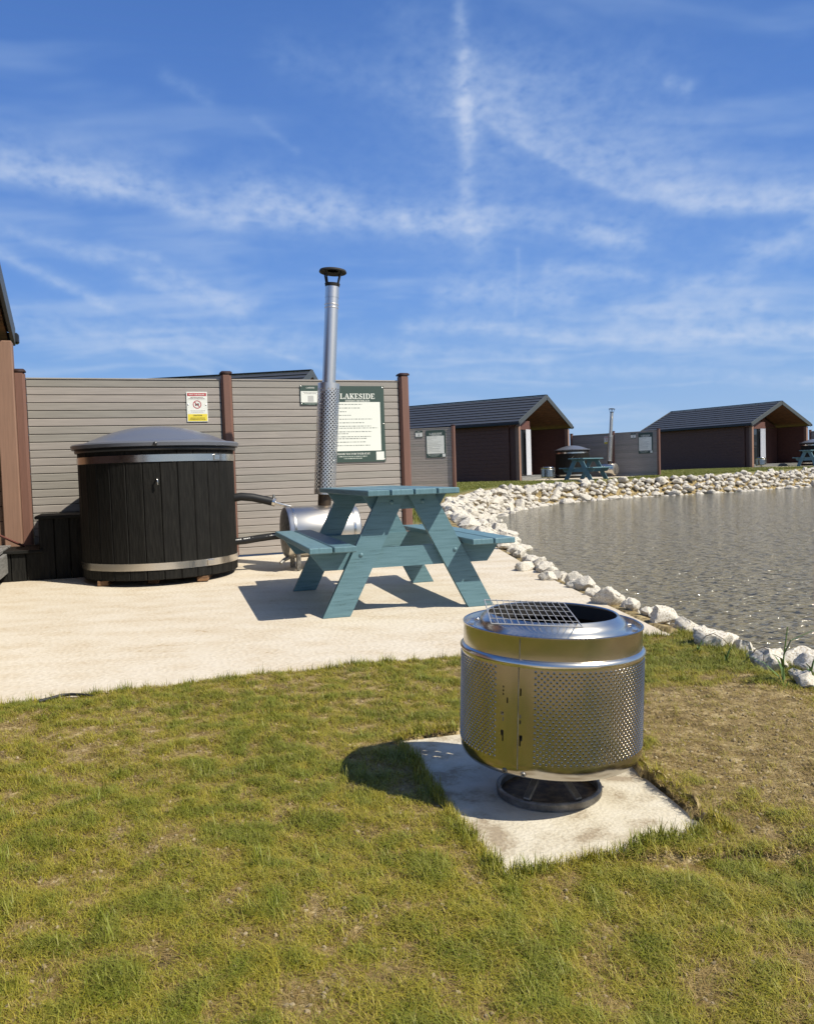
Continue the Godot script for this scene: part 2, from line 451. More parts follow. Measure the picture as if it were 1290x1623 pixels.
func make_sky() -> PanoramaSkyMaterial:
	cirrus.seed = 5; cirrus.frequency = 0.09; cirrus.fractal_octaves = 5; cirrus.fractal_gain = 0.55
	fibre.seed = 9; fibre.frequency = 0.08; fibre.fractal_octaves = 4
	var cloud := Vector3(0.83, 0.865, 0.94)
	var lw := 1024
	var low := PackedByteArray()
	low.resize(lw * 512 * 3)
	for row in 512:
		var el := 90.0 - 180.0 * (row + 0.5) / 512.0
		var base := air(el)
		for c in lw:
			var k := base
			if el > 0:
				var az := 360.0 * (c + 0.5) / lw - (360.0 if c > 512 else 0.0)
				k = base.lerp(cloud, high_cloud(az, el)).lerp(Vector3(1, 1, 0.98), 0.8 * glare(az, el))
			var o := (row * lw + c) * 3
			low[o] = int(k.x * 255); low[o + 1] = int(k.y * 255); low[o + 2] = int(k.z * 255)
	var img := Image.create_from_data(lw, 512, false, Image.FORMAT_RGB8, low)
	img.resize(4096, 2048, Image.INTERPOLATE_CUBIC)
	# the part with the drawn streaks, at full detail: [points in photograph pixels, width, strength, feather above]
	var streaks := [
		[[0, 272, 60, 284, 130, 297, 200, 303, 260, 317, 310, 338, 370, 351], 11, 0.62, 2.6], [[0, 268, 60, 278, 120, 290, 190, 298], 9, 0.35, 3.0],
		[[395, 310, 440, 322, 500, 332], 17, 0.5, 1.3], [[530, 322, 562, 336], 14, 0.4, 1.2], [[430, 345, 560, 352, 640, 352, 760, 360], 13, 0.4, 1.6], [[615, 345, 640, 350], 10, 0.35, 1.0],
		[[728, 12, 733, 50], 9, 0.45, 1.0], [[736, 92, 733, 130, 740, 172], 12, 0.8, 1.0], [[740, 172, 741, 210], 11, 0.6, 1.0], [[741, 210, 738, 300, 737, 325], 10, 0.42, 1.0], [[750, 350, 757, 388], 12, 0.5, 1.0],
		[[760, 182, 830, 226, 880, 255, 915, 275, 1000, 312, 1075, 324, 1130, 333, 1290, 330], 5, 0.42, 9.0], [[1070, 316, 1130, 322, 1200, 323, 1290, 322], 9, 0.5, 1.8], [[830, 200, 930, 240, 1060, 290], 40, 0.22, 1.4], [[800, 120, 930, 130, 1010, 110], 26, 0.16, 1.4], [[1060, 130, 1090, 140], 8, 0.3, 1.0],
		[[650, 362, 760, 352, 840, 350, 900, 362, 950, 372, 1010, 384], 13, 0.36, 1.4], [[940, 370, 985, 376], 14, 0.35, 1.0], [[1195, 400, 1240, 390, 1290, 352], 9, 0.34, 1.0], [[1190, 400, 1290, 392], 14, 0.3, 1.6],
		[[0, 362, 60, 382, 120, 402, 170, 412], 8, 0.32, 1.5], [[0, 400, 60, 432, 120, 460, 172, 486], 6, 0.5, 1.2], [[140, 398, 190, 397, 250, 408], 6, 0.28, 1.0], [[220, 436, 300, 468, 380, 492], 10, 0.42, 1.4], [[270, 430, 330, 462, 400, 487], 8, 0.3, 1.4],
		[[20, 512, 120, 526, 200, 534, 400, 540, 640, 560], 14, 0.34, 1.4], [[210, 548, 280, 570, 332, 590], 5, 0.34, 1.2], [[290, 556, 380, 588], 4, 0.26, 1.0], [[425, 556, 500, 580, 570, 602], 4, 0.36, 1.0],
		[[700, 465, 780, 462, 900, 472], 13, 0.44, 1.3], [[650, 522, 760, 518, 880, 534, 1000, 540, 1180, 538, 1290, 528], 8, 0.5, 1.5], [[990, 500, 1080, 497, 1200, 486], 12, 0.42, 1.2], [[1080, 525, 1180, 524, 1290, 520], 10, 0.4, 1.4], [[870, 425, 960, 430, 1020, 438], 8, 0.34, 1.0], [[1070, 455, 1180, 440], 10, 0.36, 1.2], [[650, 555, 800, 562, 870, 566], 8, 0.3, 1.2], [[650, 595, 900, 590, 1060, 588, 1290, 605], 10, 0.28, 1.2],
		[[800, 230, 1000, 240], 95, 0.26, 1.0], [[420, 320, 700, 330], 75, 0.16, 1.0], [[760, 480, 1200, 470], 62, 0.26, 1.0], [[150, 470, 420, 530], 55, 0.16, 1.0], [[650, 120, 760, 240], 60, 0.14, 1.0],
		[[450, 95, 540, 118, 640, 140, 720, 190], 20, 0.2, 1.4], [[262, 122, 300, 142, 330, 158], 7, 0.2, 1.2], [[640, 30, 720, 90, 800, 150], 24, 0.14, 1.2], [[405, 190, 440, 215, 470, 240], 5, 0.14, 1.0], [[820, 395, 822, 430, 816, 500], 3, 0.16, 1.0]]
	var x0 := -388
	var x1 := 388
	var y0 := 585
	var y1 := 1060
	var w := x1 - x0
	var cover := PackedFloat32Array()
	cover.resize(w * (y1 - y0))
	var per := 4096.0 / 360.0
	for s in streaks:
		var pts := PackedVector2Array()
		for i in s[0].size() / 2:
			pts.append(direction_of(s[0][i * 2], s[0][i * 2 + 1]))
		var wide: float = s[1] / 23.0
		var up: float = wide * s[3]
		var lo := pts[0]
		var hi := pts[0]
		for p in pts:
			lo = lo.min(p); hi = hi.max(p)
		for row in range(maxi(y0, int((90.0 - hi.y - up * 3.4) * 2048.0 / 180.0)), mini(y1, int((90.0 - lo.y + wide * 3.4) * 2048.0 / 180.0))):
			var el := 90.0 - 180.0 * (row + 0.5) / 2048.0
			for c in range(maxi(x0, int((lo.x - maxf(wide, up) * 3.4) * per)), mini(x1, int((hi.x + maxf(wide, up) * 3.4) * per))):
				var p := Vector2((c + 0.5) / per, el)
				var best := 1e9
				var near := Vector2.ZERO
				var along := Vector2.RIGHT
				for i in pts.size() - 1:
					var e := pts[i + 1] - pts[i]
					var q := pts[i] + e * clampf((p - pts[i]).dot(e) / e.length_squared(), 0, 1)
					var dd := p.distance_squared_to(q)
					if dd < best:
						best = dd; near = q; along = e
				var off := p - near
				var ww := up if off.y > 0 else wide
				var f := fibre.get_noise_2d(p.x * 5.0 - p.y * 4.0, p.y * 15.0 + p.x * 3.0) if absf(along.x) > absf(along.y) else fibre.get_noise_2d(p.x * 9.0, p.y * 24.0)
				var lump := cirrus.get_noise_2d(p.x * 6.0 + 77.0, p.y * 9.0)
				var ridge := 1.0 - 2.2 * absf(cirrus.get_noise_2d(p.x * 7.0 + p.y * 5.0 + 31.0, p.y * 22.0 - p.x * 5.0))
				var fall := best / (ww * ww)
				var g := (exp(-fall) * 0.6 + exp(-fall * 0.3) * 0.4) * (0.72 + 0.34 * f + (0.42 if ww > 1.6 else 0.62) * lump + 0.16 * ridge)
				cover[(row - y0) * w + c - x0] += maxf(0.0, g) * s[2] * (0.85 if s[1] < 20 else 0.58)
	var front := PackedByteArray()
	front.resize(w * (y1 - y0) * 3)
	for row in range(y0, y1):
		var el := 90.0 - 180.0 * (row + 0.5) / 2048.0
		var base := air(el)
		for c in range(x0, x1):
			var i := (row - y0) * w + c - x0
			var k := base
			if el > 0:
				var h := high_cloud((c + 0.5) / per, el)
				k = base.lerp(cloud, 1.0 - (1.0 - h * 0.75) * exp(-1.15 * cover[i]))
			var o := i * 3
			front[o] = int(k.x * 255); front[o + 1] = int(k.y * 255); front[o + 2] = int(k.z * 255)
	var window := Image.create_from_data(w, y1 - y0, false, Image.FORMAT_RGB8, front)
	img.blit_rect(window, Rect2i(-x0, 0, x1, y1 - y0), Vector2i(0, y0))
	img.blit_rect(window, Rect2i(0, 0, -x0, y1 - y0), Vector2i(4096 + x0, y0))
	var m := PanoramaSkyMaterial.new()
	m.panorama = ImageTexture.create_from_image(img)
	return m

func _ready() -> void:
	rng.seed = 20240
	eye_basis = Basis(Vector3.RIGHT, deg_to_rad(PITCH)) * Basis(Vector3.BACK, deg_to_rad(ROLL))
	var cam := Camera3D.new()
	cam.name = "camera"
	add_child(cam)
	cam.transform = Transform3D(eye_basis, EYE)
	cam.fov = rad_to_deg(2.0 * atan(811.5 / FOCAL))
	cam.near = 0.05
	cam.far = 2000.0
	cam.current = true
	var env := Environment.new()
	env.background_mode = Environment.BG_SKY
	env.sky = Sky.new()
	env.sky.sky_material = make_sky()
	env.background_energy_multiplier = 0.84
	env.tonemap_mode = Environment.TONE_MAPPER_LINEAR
	env.tonemap_exposure = 1.2
	env.sdfgi_enabled = true
	env.ssao_enabled = true
	env.ssil_enabled = true
	var world := WorldEnvironment.new()
	world.name = "world_environment"
	world.environment = env
	add_child(world)
	var sun := DirectionalLight3D.new()
	sun.name = "sun"
	add_child(sun)
	var az := deg_to_rad(29.0)
	var el := deg_to_rad(47.8)
	sun.look_at_from_position(Vector3(cos(az) * cos(el), sin(el), sin(az) * cos(el)) * 50.0, Vector3.ZERO)
	sun.light_color = Color(1.0, 0.965, 0.90)
	sun.light_energy = 1.6
	sun.light_angular_distance = 0.5
	sun.shadow_enabled = true
	make_materials()
	print("materials ", Time.get_ticks_msec())
	build_setting()
	print("setting ", Time.get_ticks_msec())
	build_near()
	print("near ", Time.get_ticks_msec())
	build_far()
	print("far ", Time.get_ticks_msec())
	build_rocks()
	build_lawn()
	print("lawn ", Time.get_ticks_msec())

# ---------------------------------------------------------------- ground, water, paving
func build_setting() -> void:
	lawn_noise.seed = 3; lawn_noise.frequency = 0.9; lawn_noise.fractal_octaves = 4
	patch_noise.seed = 8; patch_noise.frequency = 1.1; patch_noise.fractal_octaves = 3
	var lawn_edge := [Vector2(-6.4, -2.2), Vector2(-3.5, -2.75), Vector2(-1.652, -3.216), Vector2(-1.311, -3.314), Vector2(-0.704, -3.547), Vector2(-0.037, -3.754), Vector2(0.215, -3.783), Vector2(1.117, -3.984), Vector2(1.345, -3.98)]
	var fence_side := [Vector2(-6.4, -6.6), Vector2(-4.6, -7.4), Vector2(-3.2, -8.0), Vector2(-2.4, -8.3), Vector2(-1.6, -8.6), Vector2(-0.9, -8.85), Vector2(-0.3, -9.06), Vector2(0.4, -9.25), Vector2(0.83, -9.4)]
	for p in lawn_edge: terrace.append(p)
	for i in fence_side.size(): terrace.append(fence_side[fence_side.size() - 1 - i])
	# terrain: one sheet, fine under the lawn, coarse towards the horizon
	var xs := [-400.0, -200.0, -100.0, -60.0, -40.0, -30.0, -22.0, -16.0, -12.0, -9.0, -7.0, -5.5, -4.5, -3.8, -3.2, -2.8]
	var x := -2.5
	while x < 2.7:
		xs.append(x); x += 0.045
	x = 2.9
	while x < 25:
		xs.append(x); x += 0.5
	xs.append_array([27.0, 31.0, 36.0, 42.0, 55.0, 80.0, 140.0, 250.0, 400.0])
	var zs := [400.0, 200.0, 100.0, 50.0, 25.0, 12.0, 6.0, 3.0, 1.5, 0.5, 0.0, -0.4]
	var z := -0.7
	while z > -4.25:
		zs.append(z); z -= 0.04
	z = -4.5
	while z > -46:
		zs.append(z); z -= 0.5
	zs.append_array([-50.0, -60.0, -80.0, -120.0, -200.0, -400.0])
	# terraces in front of the far cabins, each in its cabin's own axes
	for c in [[-2.28, -24.5, -8.0, -4.6, 3.6, 0.4, 5.2], [6.93, -34.0, -42.0, -4.9, 3.2, 0.3, 4.6], [21.0, -42.4, -57.0, -4.9, 3.2, 0.3, 5.2]]:
		var t := facing(c[0], 0, c[1], c[2])
		var poly := PackedVector2Array()
		for q in [Vector3(0.0, 0, c[5] - 0.5), Vector3(c[4], 0, c[5] - 0.5), Vector3(c[4] - 0.2, 0, c[6]), Vector3(0.0, 0, c[6])]:
			var g: Vector3 = t * q
			poly.append(Vector2(g.x, g.z))
		far_decks.append(poly)
	var nx := xs.size()
	var nz := zs.size()
	var v := PackedVector3Array()
	var uv := PackedVector2Array()
	var col := PackedColorArray()
	var idx := PackedInt32Array()
	for j in nz:
		for i in nx:
			var p := Vector2(xs[i], zs[j])
			var y := 0.0
			if absf(p.x) < 45 and absf(p.y) < 55: y = ground(p.x, p.y)
			else: y = 0.6
			if Geometry2D.is_point_in_polygon(p, terrace) or Geometry2D.is_point_in_polygon(p, slab): y -= 0.06
			elif p.y > -4.3 and p.y < -0.5 and absf(p.x) < 2.6 and y > -0.05:
				y += 0.008 + lawn_noise.get_noise_2d(p.x * 2.2, p.y * 2.2) * 0.018
				if p.x > 0.4 and p.x < 1.4 and p.y < -1.75: y += 0.02 * smoothstep(0.4, 0.55, p.x)
			for d in far_decks:
				if Geometry2D.is_point_in_polygon(p, d): y -= 0.05
			v.append(Vector3(p.x, y, p.y)); uv.append(p)
			# far lawn is mown green turf, the lawn here is thin over bare earth
			var green := smoothstep(9.0, 14.0, p.length())
			var tone := Color(1, 1, 1).lerp(Color(0.42, 0.62, 0.22), green)
			if p.x > 0.5 and p.x < 45 and p.y < -4 and p.y > -55:   # no turf on the stony bank
				tone = Color(1, 1, 1).lerp(tone, smoothstep(0.0, 0.25, shore(p.x, p.y) - bank_width(p.x, p.y) * 0.75))
			col.append(tone)
	for j in nz - 1:
		for i in nx - 1:
			var a := j * nx + i
			for k in [a, a + nx, a + 1, a + 1, a + nx, a + nx + 1]: idx.append(k)
	var st := SurfaceTool.new()
	var arr := []
	arr.resize(Mesh.ARRAY_MAX)
	arr[Mesh.ARRAY_VERTEX] = v; arr[Mesh.ARRAY_TEX_UV] = uv; arr[Mesh.ARRAY_COLOR] = col; arr[Mesh.ARRAY_INDEX] = idx
	var raw := ArrayMesh.new()
	raw.add_surface_from_arrays(Mesh.PRIMITIVE_TRIANGLES, arr)
	st.create_from(raw, 0)
	st.generate_normals()
	setting(st.commit(), "ground", M.earth)
	# water
	var wt := Geometry2D.triangulate_polygon(lake)
	var ws := Shape.new()
	for i in wt.size() / 3:
		var q := []
		for k in 3:
			q.append(lake[wt[i * 3 + k]])
		if (q[1] - q[0]).cross(q[2] - q[0]) > 0: q.reverse()
		var f := func(p: Vector2) -> Vector3: return Vector3(p.x, WATER_Y, p.y)
		ws.tri(f.call(q[0]), f.call(q[1]), f.call(q[2]), Vector3.UP, Vector3.UP, Vector3.UP, q[0], q[1], q[2])
	setting(ws.mesh(), "lake_water", M.water)
	# the near terrace: a slab that follows the slight rise to the fence
	var cs := Shape.new()
	var rows := 24
	var top := func(i: int, j: int) -> Vector3:
		var p: Vector2 = lawn_edge[i].lerp(fence_side[i], float(j) / rows)
		return Vector3(p.x, rise(p.x, p.y) + 0.004, p.y)
	for i in lawn_edge.size() - 1:
		for j in rows:
			var a: Vector3 = top.call(i, j)
			var b: Vector3 = top.call(i + 1, j)
			var c: Vector3 = top.call(i + 1, j + 1)
			var d: Vector3 = top.call(i, j + 1)
			cs.squad(a, b, c, d, Vector3.UP, Vector3.UP, Vector3.UP, Vector3.UP, Vector2(a.x, a.z), Vector2(b.x, b.z), Vector2(c.x, c.z), Vector2(d.x, d.z))
	var rim := []
	for i in lawn_edge.size(): rim.append(top.call(i, 0))
	for j in range(1, rows + 1): rim.append(top.call(lawn_edge.size() - 1, j))
	for i in rim.size() - 1:
		var dn := Vector3(0, 0.14, 0)
		cs.quad(rim[i] - dn, rim[i + 1] - dn, rim[i + 1], rim[i])
	setting(cs.mesh(), "concrete_terrace", M.concrete)
	# the little slab under the drum
	var ss := Shape.new()
	var sl := []
	for p in slab: sl.append(Vector3(p.x, -0.004, p.y))
	ss.quad(sl[0], sl[1], sl[2], sl[3], slab[0], slab[1], slab[2], slab[3])
	for i in 4:
		var dn := Vector3(0, 0.07, 0)
		ss.quad(sl[i] - dn, sl[(i + 1) % 4] - dn, sl[(i + 1) % 4], sl[i])
	setting(ss.mesh(), "paving_slab", M.slab_concrete)
	# the cut turf edge that stands a little above the slab on its water side
	var te := Shape.new()
	var er := RandomNumberGenerator.new()
	er.seed = 6
	var prev := []
	for i in 61:
		var f := i / 60.0
		var q := slab[1].lerp(slab[2], f) + Vector2(0.014 + er.randf_range(-0.006, 0.006), 0)
		var h := 0.03 + er.randf_range(-0.007, 0.007) + 0.006 * sin(i * 0.7)
		var now := [Vector3(q.x - 0.002, -0.05, q.y), Vector3(q.x + er.randf_range(-0.006, 0.004), 0.012, q.y), Vector3(q.x + er.randf_range(-0.004, 0.006), h, q.y), Vector3(q.x + 0.014, h - 0.012, q.y)]
		if i > 0:
			for k in 3: te.quad(prev[k], now[k], now[k + 1], prev[k + 1], Vector2(f, k * 0.1), Vector2(f + 0.01, k * 0.1), Vector2(f + 0.01, k * 0.1 + 0.1), Vector2(f, k * 0.1 + 0.1))
		prev = now
	setting(te.mesh(), "turf_edge", M.earth_bare)
	for d in far_decks:
		var fs := Shape.new()
		var pts := []
		for p in d: pts.append(Vector3(p.x, rise(p.x, p.y) + 0.03, p.y))
		var flip: bool = (d[1] - d[0]).cross(d[2] - d[0]) > 0
		if flip: pts.reverse()
		fs.quad(pts[0], pts[1], pts[2], pts[3], Vector2(pts[0].x, pts[0].z), Vector2(pts[1].x, pts[1].z), Vector2(pts[2].x, pts[2].z), Vector2(pts[3].x, pts[3].z))
		for i in 4:
			var a: Vector3 = pts[i]
			var b: Vector3 = pts[(i + 1) % 4]
			fs.quad(a - Vector3(0, 0.3, 0), b - Vector3(0, 0.3, 0), b, a)
		setting(fs.mesh(), "concrete_patio", M.concrete)

# ---------------------------------------------------------------- print and lettering
func serif(bold := true) -> SystemFont:
	var f := SystemFont.new()
	f.font_names = PackedStringArray(["Droid Serif"])
	if bold: f.font_weight = 700
	return f

func sans() -> SystemFont:
	var f := SystemFont.new()
	f.font_names = PackedStringArray(["Droid Sans"])
	f.font_weight = 700
	return f

func lettering(parent: Node, words: String, width: float, at: Vector3, mat: Material, font: Font) -> void:
	var key := words + str(width)
	if not cache.has(key):
		var t := TextMesh.new()
		t.text = words; t.font = font; t.font_size = 32; t.pixel_size = 0.01; t.depth = 0.02
		cache[key] = t
	var m: TextMesh = cache[key]
	var k := width / m.get_aabb().size.x
	var c := m.get_aabb().get_center()
	put(m, "lettering", mat, parent, Transform3D(Basis().scaled(Vector3(k, k, 0.05)), at - Vector3(c.x * k, c.y * k, 0)))

# rows of print too small to read: [top, left, right] of each row as shares of the sheet
func small_print(rows: Array, w: int, h: int, paper: Color, ink: Color, row_h: float) -> ImageTexture:
	var img := Image.create(w, h, false, Image.FORMAT_RGB8)
	img.fill(paper)
	var r := RandomNumberGenerator.new()
	r.seed = 77
	for row in rows:
		var x: float = row[1] * w
		while x < row[2] * w:
			var l := r.randf_range(0.02, 0.075) * w
			img.fill_rect(Rect2i(int(x), int(row[0] * h), int(minf(l, row[2] * w - x)), maxi(1, int(row_h * h))), ink.lerp(paper, r.randf_range(0.0, 0.35)))
			x += l + 0.012 * w
	return ImageTexture.create_from_image(img)

func sheet(parent: Node, called: String, mat: Material, at: Vector3, w: float, h: float, thick := 0.0015) -> MeshInstance3D:
	var key := "sheet %.3f %.3f %.4f" % [w, h, thick]
	if not cache.has(key):
		var s := Shape.new()
		var a := Vector3(-w / 2, -h / 2, thick)
		s.quad(a, a + Vector3(w, 0, 0), a + Vector3(w, h, 0), a + Vector3(0, h, 0), Vector2(0, 1), Vector2(1, 1), Vector2(1, 0), Vector2(0, 0))
		for e in [[Vector3(-w / 2, -h / 2, 0), Vector3(w / 2, -h / 2, 0)], [Vector3(w / 2, -h / 2, 0), Vector3(w / 2, h / 2, 0)], [Vector3(w / 2, h / 2, 0), Vector3(-w / 2, h / 2, 0)], [Vector3(-w / 2, h / 2, 0), Vector3(-w / 2, -h / 2, 0)]]:
			var f := Vector3(0, 0, thick)
			s.quad(e[0], e[1], e[1] + f, e[0] + f)
		s.quad(Vector3(-w / 2, -h / 2, 0), Vector3(-w / 2, h / 2, 0), Vector3(w / 2, h / 2, 0), Vector3(w / 2, -h / 2, 0))
		cache[key] = s.mesh()
	return put(cache[key], called, mat, parent, Transform3D(Basis(), at))

func screws(parent: Node, spots: Array) -> void:
	for p in spots:
		var s := Shape.new()
		s.lathe(Transform3D(Basis(Vector3.RIGHT, PI / 2)), [Vector2(0.008, 0.0), Vector2(0.007, 0.003), Vector2(0.003, 0.005), Vector2(0.0, 0.0052)], 8, true)
		if not cache.has("screw"): cache["screw"] = s.mesh()
		put(cache["screw"], "screw", M.steel_bright, parent, Transform3D(Basis(), p))

func make_signs(fence_at: Transform3D) -> Array:
	var front := 0.0165
	# warning sheet
	var a := thing("warning_sign", "white sign with red heading and yellow foot on the sunlit fence above the tub", "sign", fence_at * Transform3D(Basis(), Vector3(1.606, 1.535, front)), "hot tub warning signs")
	sheet(a, "panel", M.sign_white, Vector3.ZERO, 0.202, 0.297, 0.003)
	sheet(a, "heading", M.sign_red, Vector3(0, 0.121, 0.003), 0.184, 0.03, 0.0008)
	lettering(a, "HOT TUB RULES", 0.15, Vector3(0, 0.121, 0.004), M.sign_white, sans())
	var p1 := material("warning_print", Color.WHITE, 0.5, 0.0, small_print([[0.1, 0.16, 0.84], [0.55, 0.06, 0.94]], 128, 40, Color(0.88, 0.89, 0.86), Color(0.25, 0.1, 0.1), 0.26))
	sheet(a, "fine_print", p1, Vector3(0, 0.084, 0.003), 0.18, 0.03, 0.0008)
	var s := Shape.new()
	for k in 28:
		var x := TAU * k / 28
		var y := TAU * (k + 1) / 28
		s.quad(Vector3(cos(x) * 0.033, sin(x) * 0.033, 0.004), Vector3(cos(x) * 0.041, sin(x) * 0.041, 0.004), Vector3(cos(y) * 0.041, sin(y) * 0.041, 0.004), Vector3(cos(y) * 0.033, sin(y) * 0.033, 0.004))
	s.box(Transform3D(Basis(Vector3.BACK, -PI / 4), Vector3(0, 0, 0.0043)), Vector3(0.068, 0.007, 0.0004), 0.0001)
	put(s.mesh(), "prohibition_ring", M.sign_red, a, Transform3D(Basis(), Vector3(0, 0.022, 0)))
	var g := Shape.new()
	for k in [-1, 1]:
		g.lathe(Transform3D(Basis(Vector3.RIGHT, PI / 2), Vector3(k * 0.011, 0.012, 0.0036)), [Vector2(0.0055, 0.0), Vector2(0.0, 0.0003)], 12)
		g.box(Transform3D(Basis(), Vector3(k * 0.011, -0.004, 0.0036)), Vector3(0.013, 0.02, 0.0006), 0.0002)
	put(g.mesh(), "pictogram", M.sign_black, a, Transform3D(Basis(), Vector3(0, 0.022, 0)))
	var p2 := material("rule_print", Color.WHITE, 0.5, 0.0, small_print([[0.1, 0.1, 0.95], [0.55, 0.14, 0.86]], 128, 40, Color(0.88, 0.89, 0.86), Color(0.5, 0.5, 0.48), 0.2))
	sheet(a, "rules", p2, Vector3(0, -0.05, 0.003), 0.17, 0.03, 0.0008)
	sheet(a, "caution_panel", M.sign_yellow, Vector3(0, -0.108, 0.003), 0.19, 0.07, 0.0008)
	lettering(a, "CAUTION", 0.085, Vector3(0, -0.087, 0.004), M.sign_black, sans())
	var p3 := material("caution_print", Color.WHITE, 0.5, 0.0, small_print([[0.1, 0.06, 0.96], [0.55, 0.02, 0.98]], 128, 40, M.sign_yellow.albedo_color, Color(0.3, 0.25, 0.02), 0.28))
	sheet(a, "caution_text", p3, Vector3(0, -0.121, 0.0039), 0.16, 0.03, 0.0006)
	screws(a, [Vector3(-0.086, 0.02, 0.003), Vector3(0.086, 0.02, 0.003)])
	# booking card
	var b := thing("notice_card", "small white card with dark green heading beside the tall notice board on the sunlit fence", "sign", fence_at * Transform3D(Basis(), Vector3(2.766, 1.65, front)), "small notice cards")
	sheet(b, "panel", M.sign_green, Vector3.ZERO, 0.222, 0.205, 0.003)
	sheet(b, "white_field", M.sign_white, Vector3(0, -0.016, 0.003), 0.208, 0.118, 0.0006)
	lettering(b, "LAKESIDE", 0.09, Vector3(0, 0.078, 0.0034), M.sign_white, serif())
	var p4 := material("card_print", Color.WHITE, 0.5, 0.0, small_print([[0.1, 0.08, 0.92], [0.55, 0.16, 0.84]], 128, 30, Color(0.88, 0.89, 0.86), Color(0.35, 0.36, 0.34), 0.22))
	sheet(b, "fine_print", p4, Vector3(0, 0.022, 0.0037), 0.19, 0.03, 0.0005)
	sheet(b, "blank_square", M.steel_dull_print, Vector3(0, -0.036, 0.0037), 0.062, 0.062, 0.0005)
	var p6 := material("green_print", Color.WHITE, 0.5, 0.0, small_print([[0.15, 0.04, 0.96], [0.62, 0.2, 0.8]], 256, 32, M.sign_green.albedo_color, Color(0.75, 0.77, 0.74), 0.22))
	sheet(b, "footer_print", p6, Vector3(0, -0.089, 0.0032), 0.15, 0.016, 0.0005)
	screws(b, [Vector3(-0.1, 0.09, 0.003), Vector3(0.1, 0.09, 0.003), Vector3(-0.1, -0.09, 0.003), Vector3(0.1, -0.09, 0.003)])
	# tall notice board
	var c := thing("notice_board", "tall dark green notice board with white text panel, half hidden by the steel flue", "sign", fence_at * Transform3D(Basis(), Vector3(3.273, 1.343, front)), "tall green notice boards")
	sheet(c, "panel", M.sign_green, Vector3.ZERO, 0.594, 0.81, 0.004)
	lettering(c, "LAKESIDE", 0.385, Vector3(0, 0.297, 0.0045), M.sign_white, serif())
	lettering(c, "FISHING RETREATS", 0.27, Vector3(0.0, 0.248, 0.0045), M.sign_white, serif())
	var rows := []
	for r in [[0.04, 0.62], [0.115, 0.57], [0.19, 0.28], [0.265, 0.37], [0.34, 0.82], [0.415, 0.66], [0.485, 0.8], [0.525, 0.93], [0.60, 0.8], [0.64, 0.3], [0.70, 0.78], [0.74, 0.7], [0.81, 0.68], [0.88, 0.76]]:
		rows.append([r[0], 0.05, r[1]])
	var p5 := material("board_print", Color.WHITE, 0.5, 0.0, small_print(rows, 256, 256, Color(0.885, 0.895, 0.86), Color(0.4, 0.42, 0.4), 0.017))
	sheet(c, "text_panel", p5, Vector3(-0.01, -0.025, 0.004), 0.52, 0.52, 0.0008)
	lettering(c, "THANK YOU FOR YOUR STAY", 0.37, Vector3(-0.065, -0.315, 0.0045), M.sign_white, serif())
	sheet(c, "footer_print", p6, Vector3(-0.07, -0.355, 0.0042), 0.34, 0.045, 0.0005)
	sheet(c, "blank_square", M.sign_white, Vector3(0.235, -0.342, 0.004), 0.09, 0.09, 0.0008)
	screws(c, [Vector3(-0.28, 0.385, 0.004), Vector3(0.28, 0.385, 0.004), Vector3(-0.28, -0.385, 0.004), Vector3(0.28, -0.385, 0.004), Vector3(0.28, 0.0, 0.004)])
	return [a, b, c]

# ---------------------------------------------------------------- fence
func make_fence(t: Transform3D, label: String) -> Node3D:
	var f := thing("slat_fence", label, "fence", t, "grey slatted fences beside the terraces")
	for i in 3:
		var p := board(f, "post", M.post_brown, Vector3(i * 1.9, 0.935, 0), Vector3(0.105, 1.87, 0.105), Basis(), 0.022)
		var s := Shape.new()
		if not cache.has("cap"):
			s.lathe(Transform3D(Basis(Vector3.UP, PI / 4)), [Vector2(0.081, -0.012), Vector2(0.081, 0.004), Vector2(0.06, 0.016), Vector2(0.0, 0.02)], 4)
			cache["cap"] = s.mesh()
		put(cache["cap"], "cap", M.cap_brown, p, Transform3D(Basis(), Vector3(0, 0.94, 0)))
	for i in 2:
		var x := 0.95 + i * 1.9
		board(f, "backing", M.fence_board, Vector3(x, 0.9, -0.014), Vector3(1.79, 1.76, 0.008), Basis(), 0.001)
		for k in 24:
			board(f, "slat", M.fence_board, Vector3(x, 0.055 + k * 0.0742, 0), Vector3(1.79, 0.0695, 0.02), Basis(), 0.005)
		board(f, "top_rail", M.fence_board, Vector3(x, 1.805, 0), Vector3(1.79, 0.016, 0.034), Basis(), 0.004)
	return f

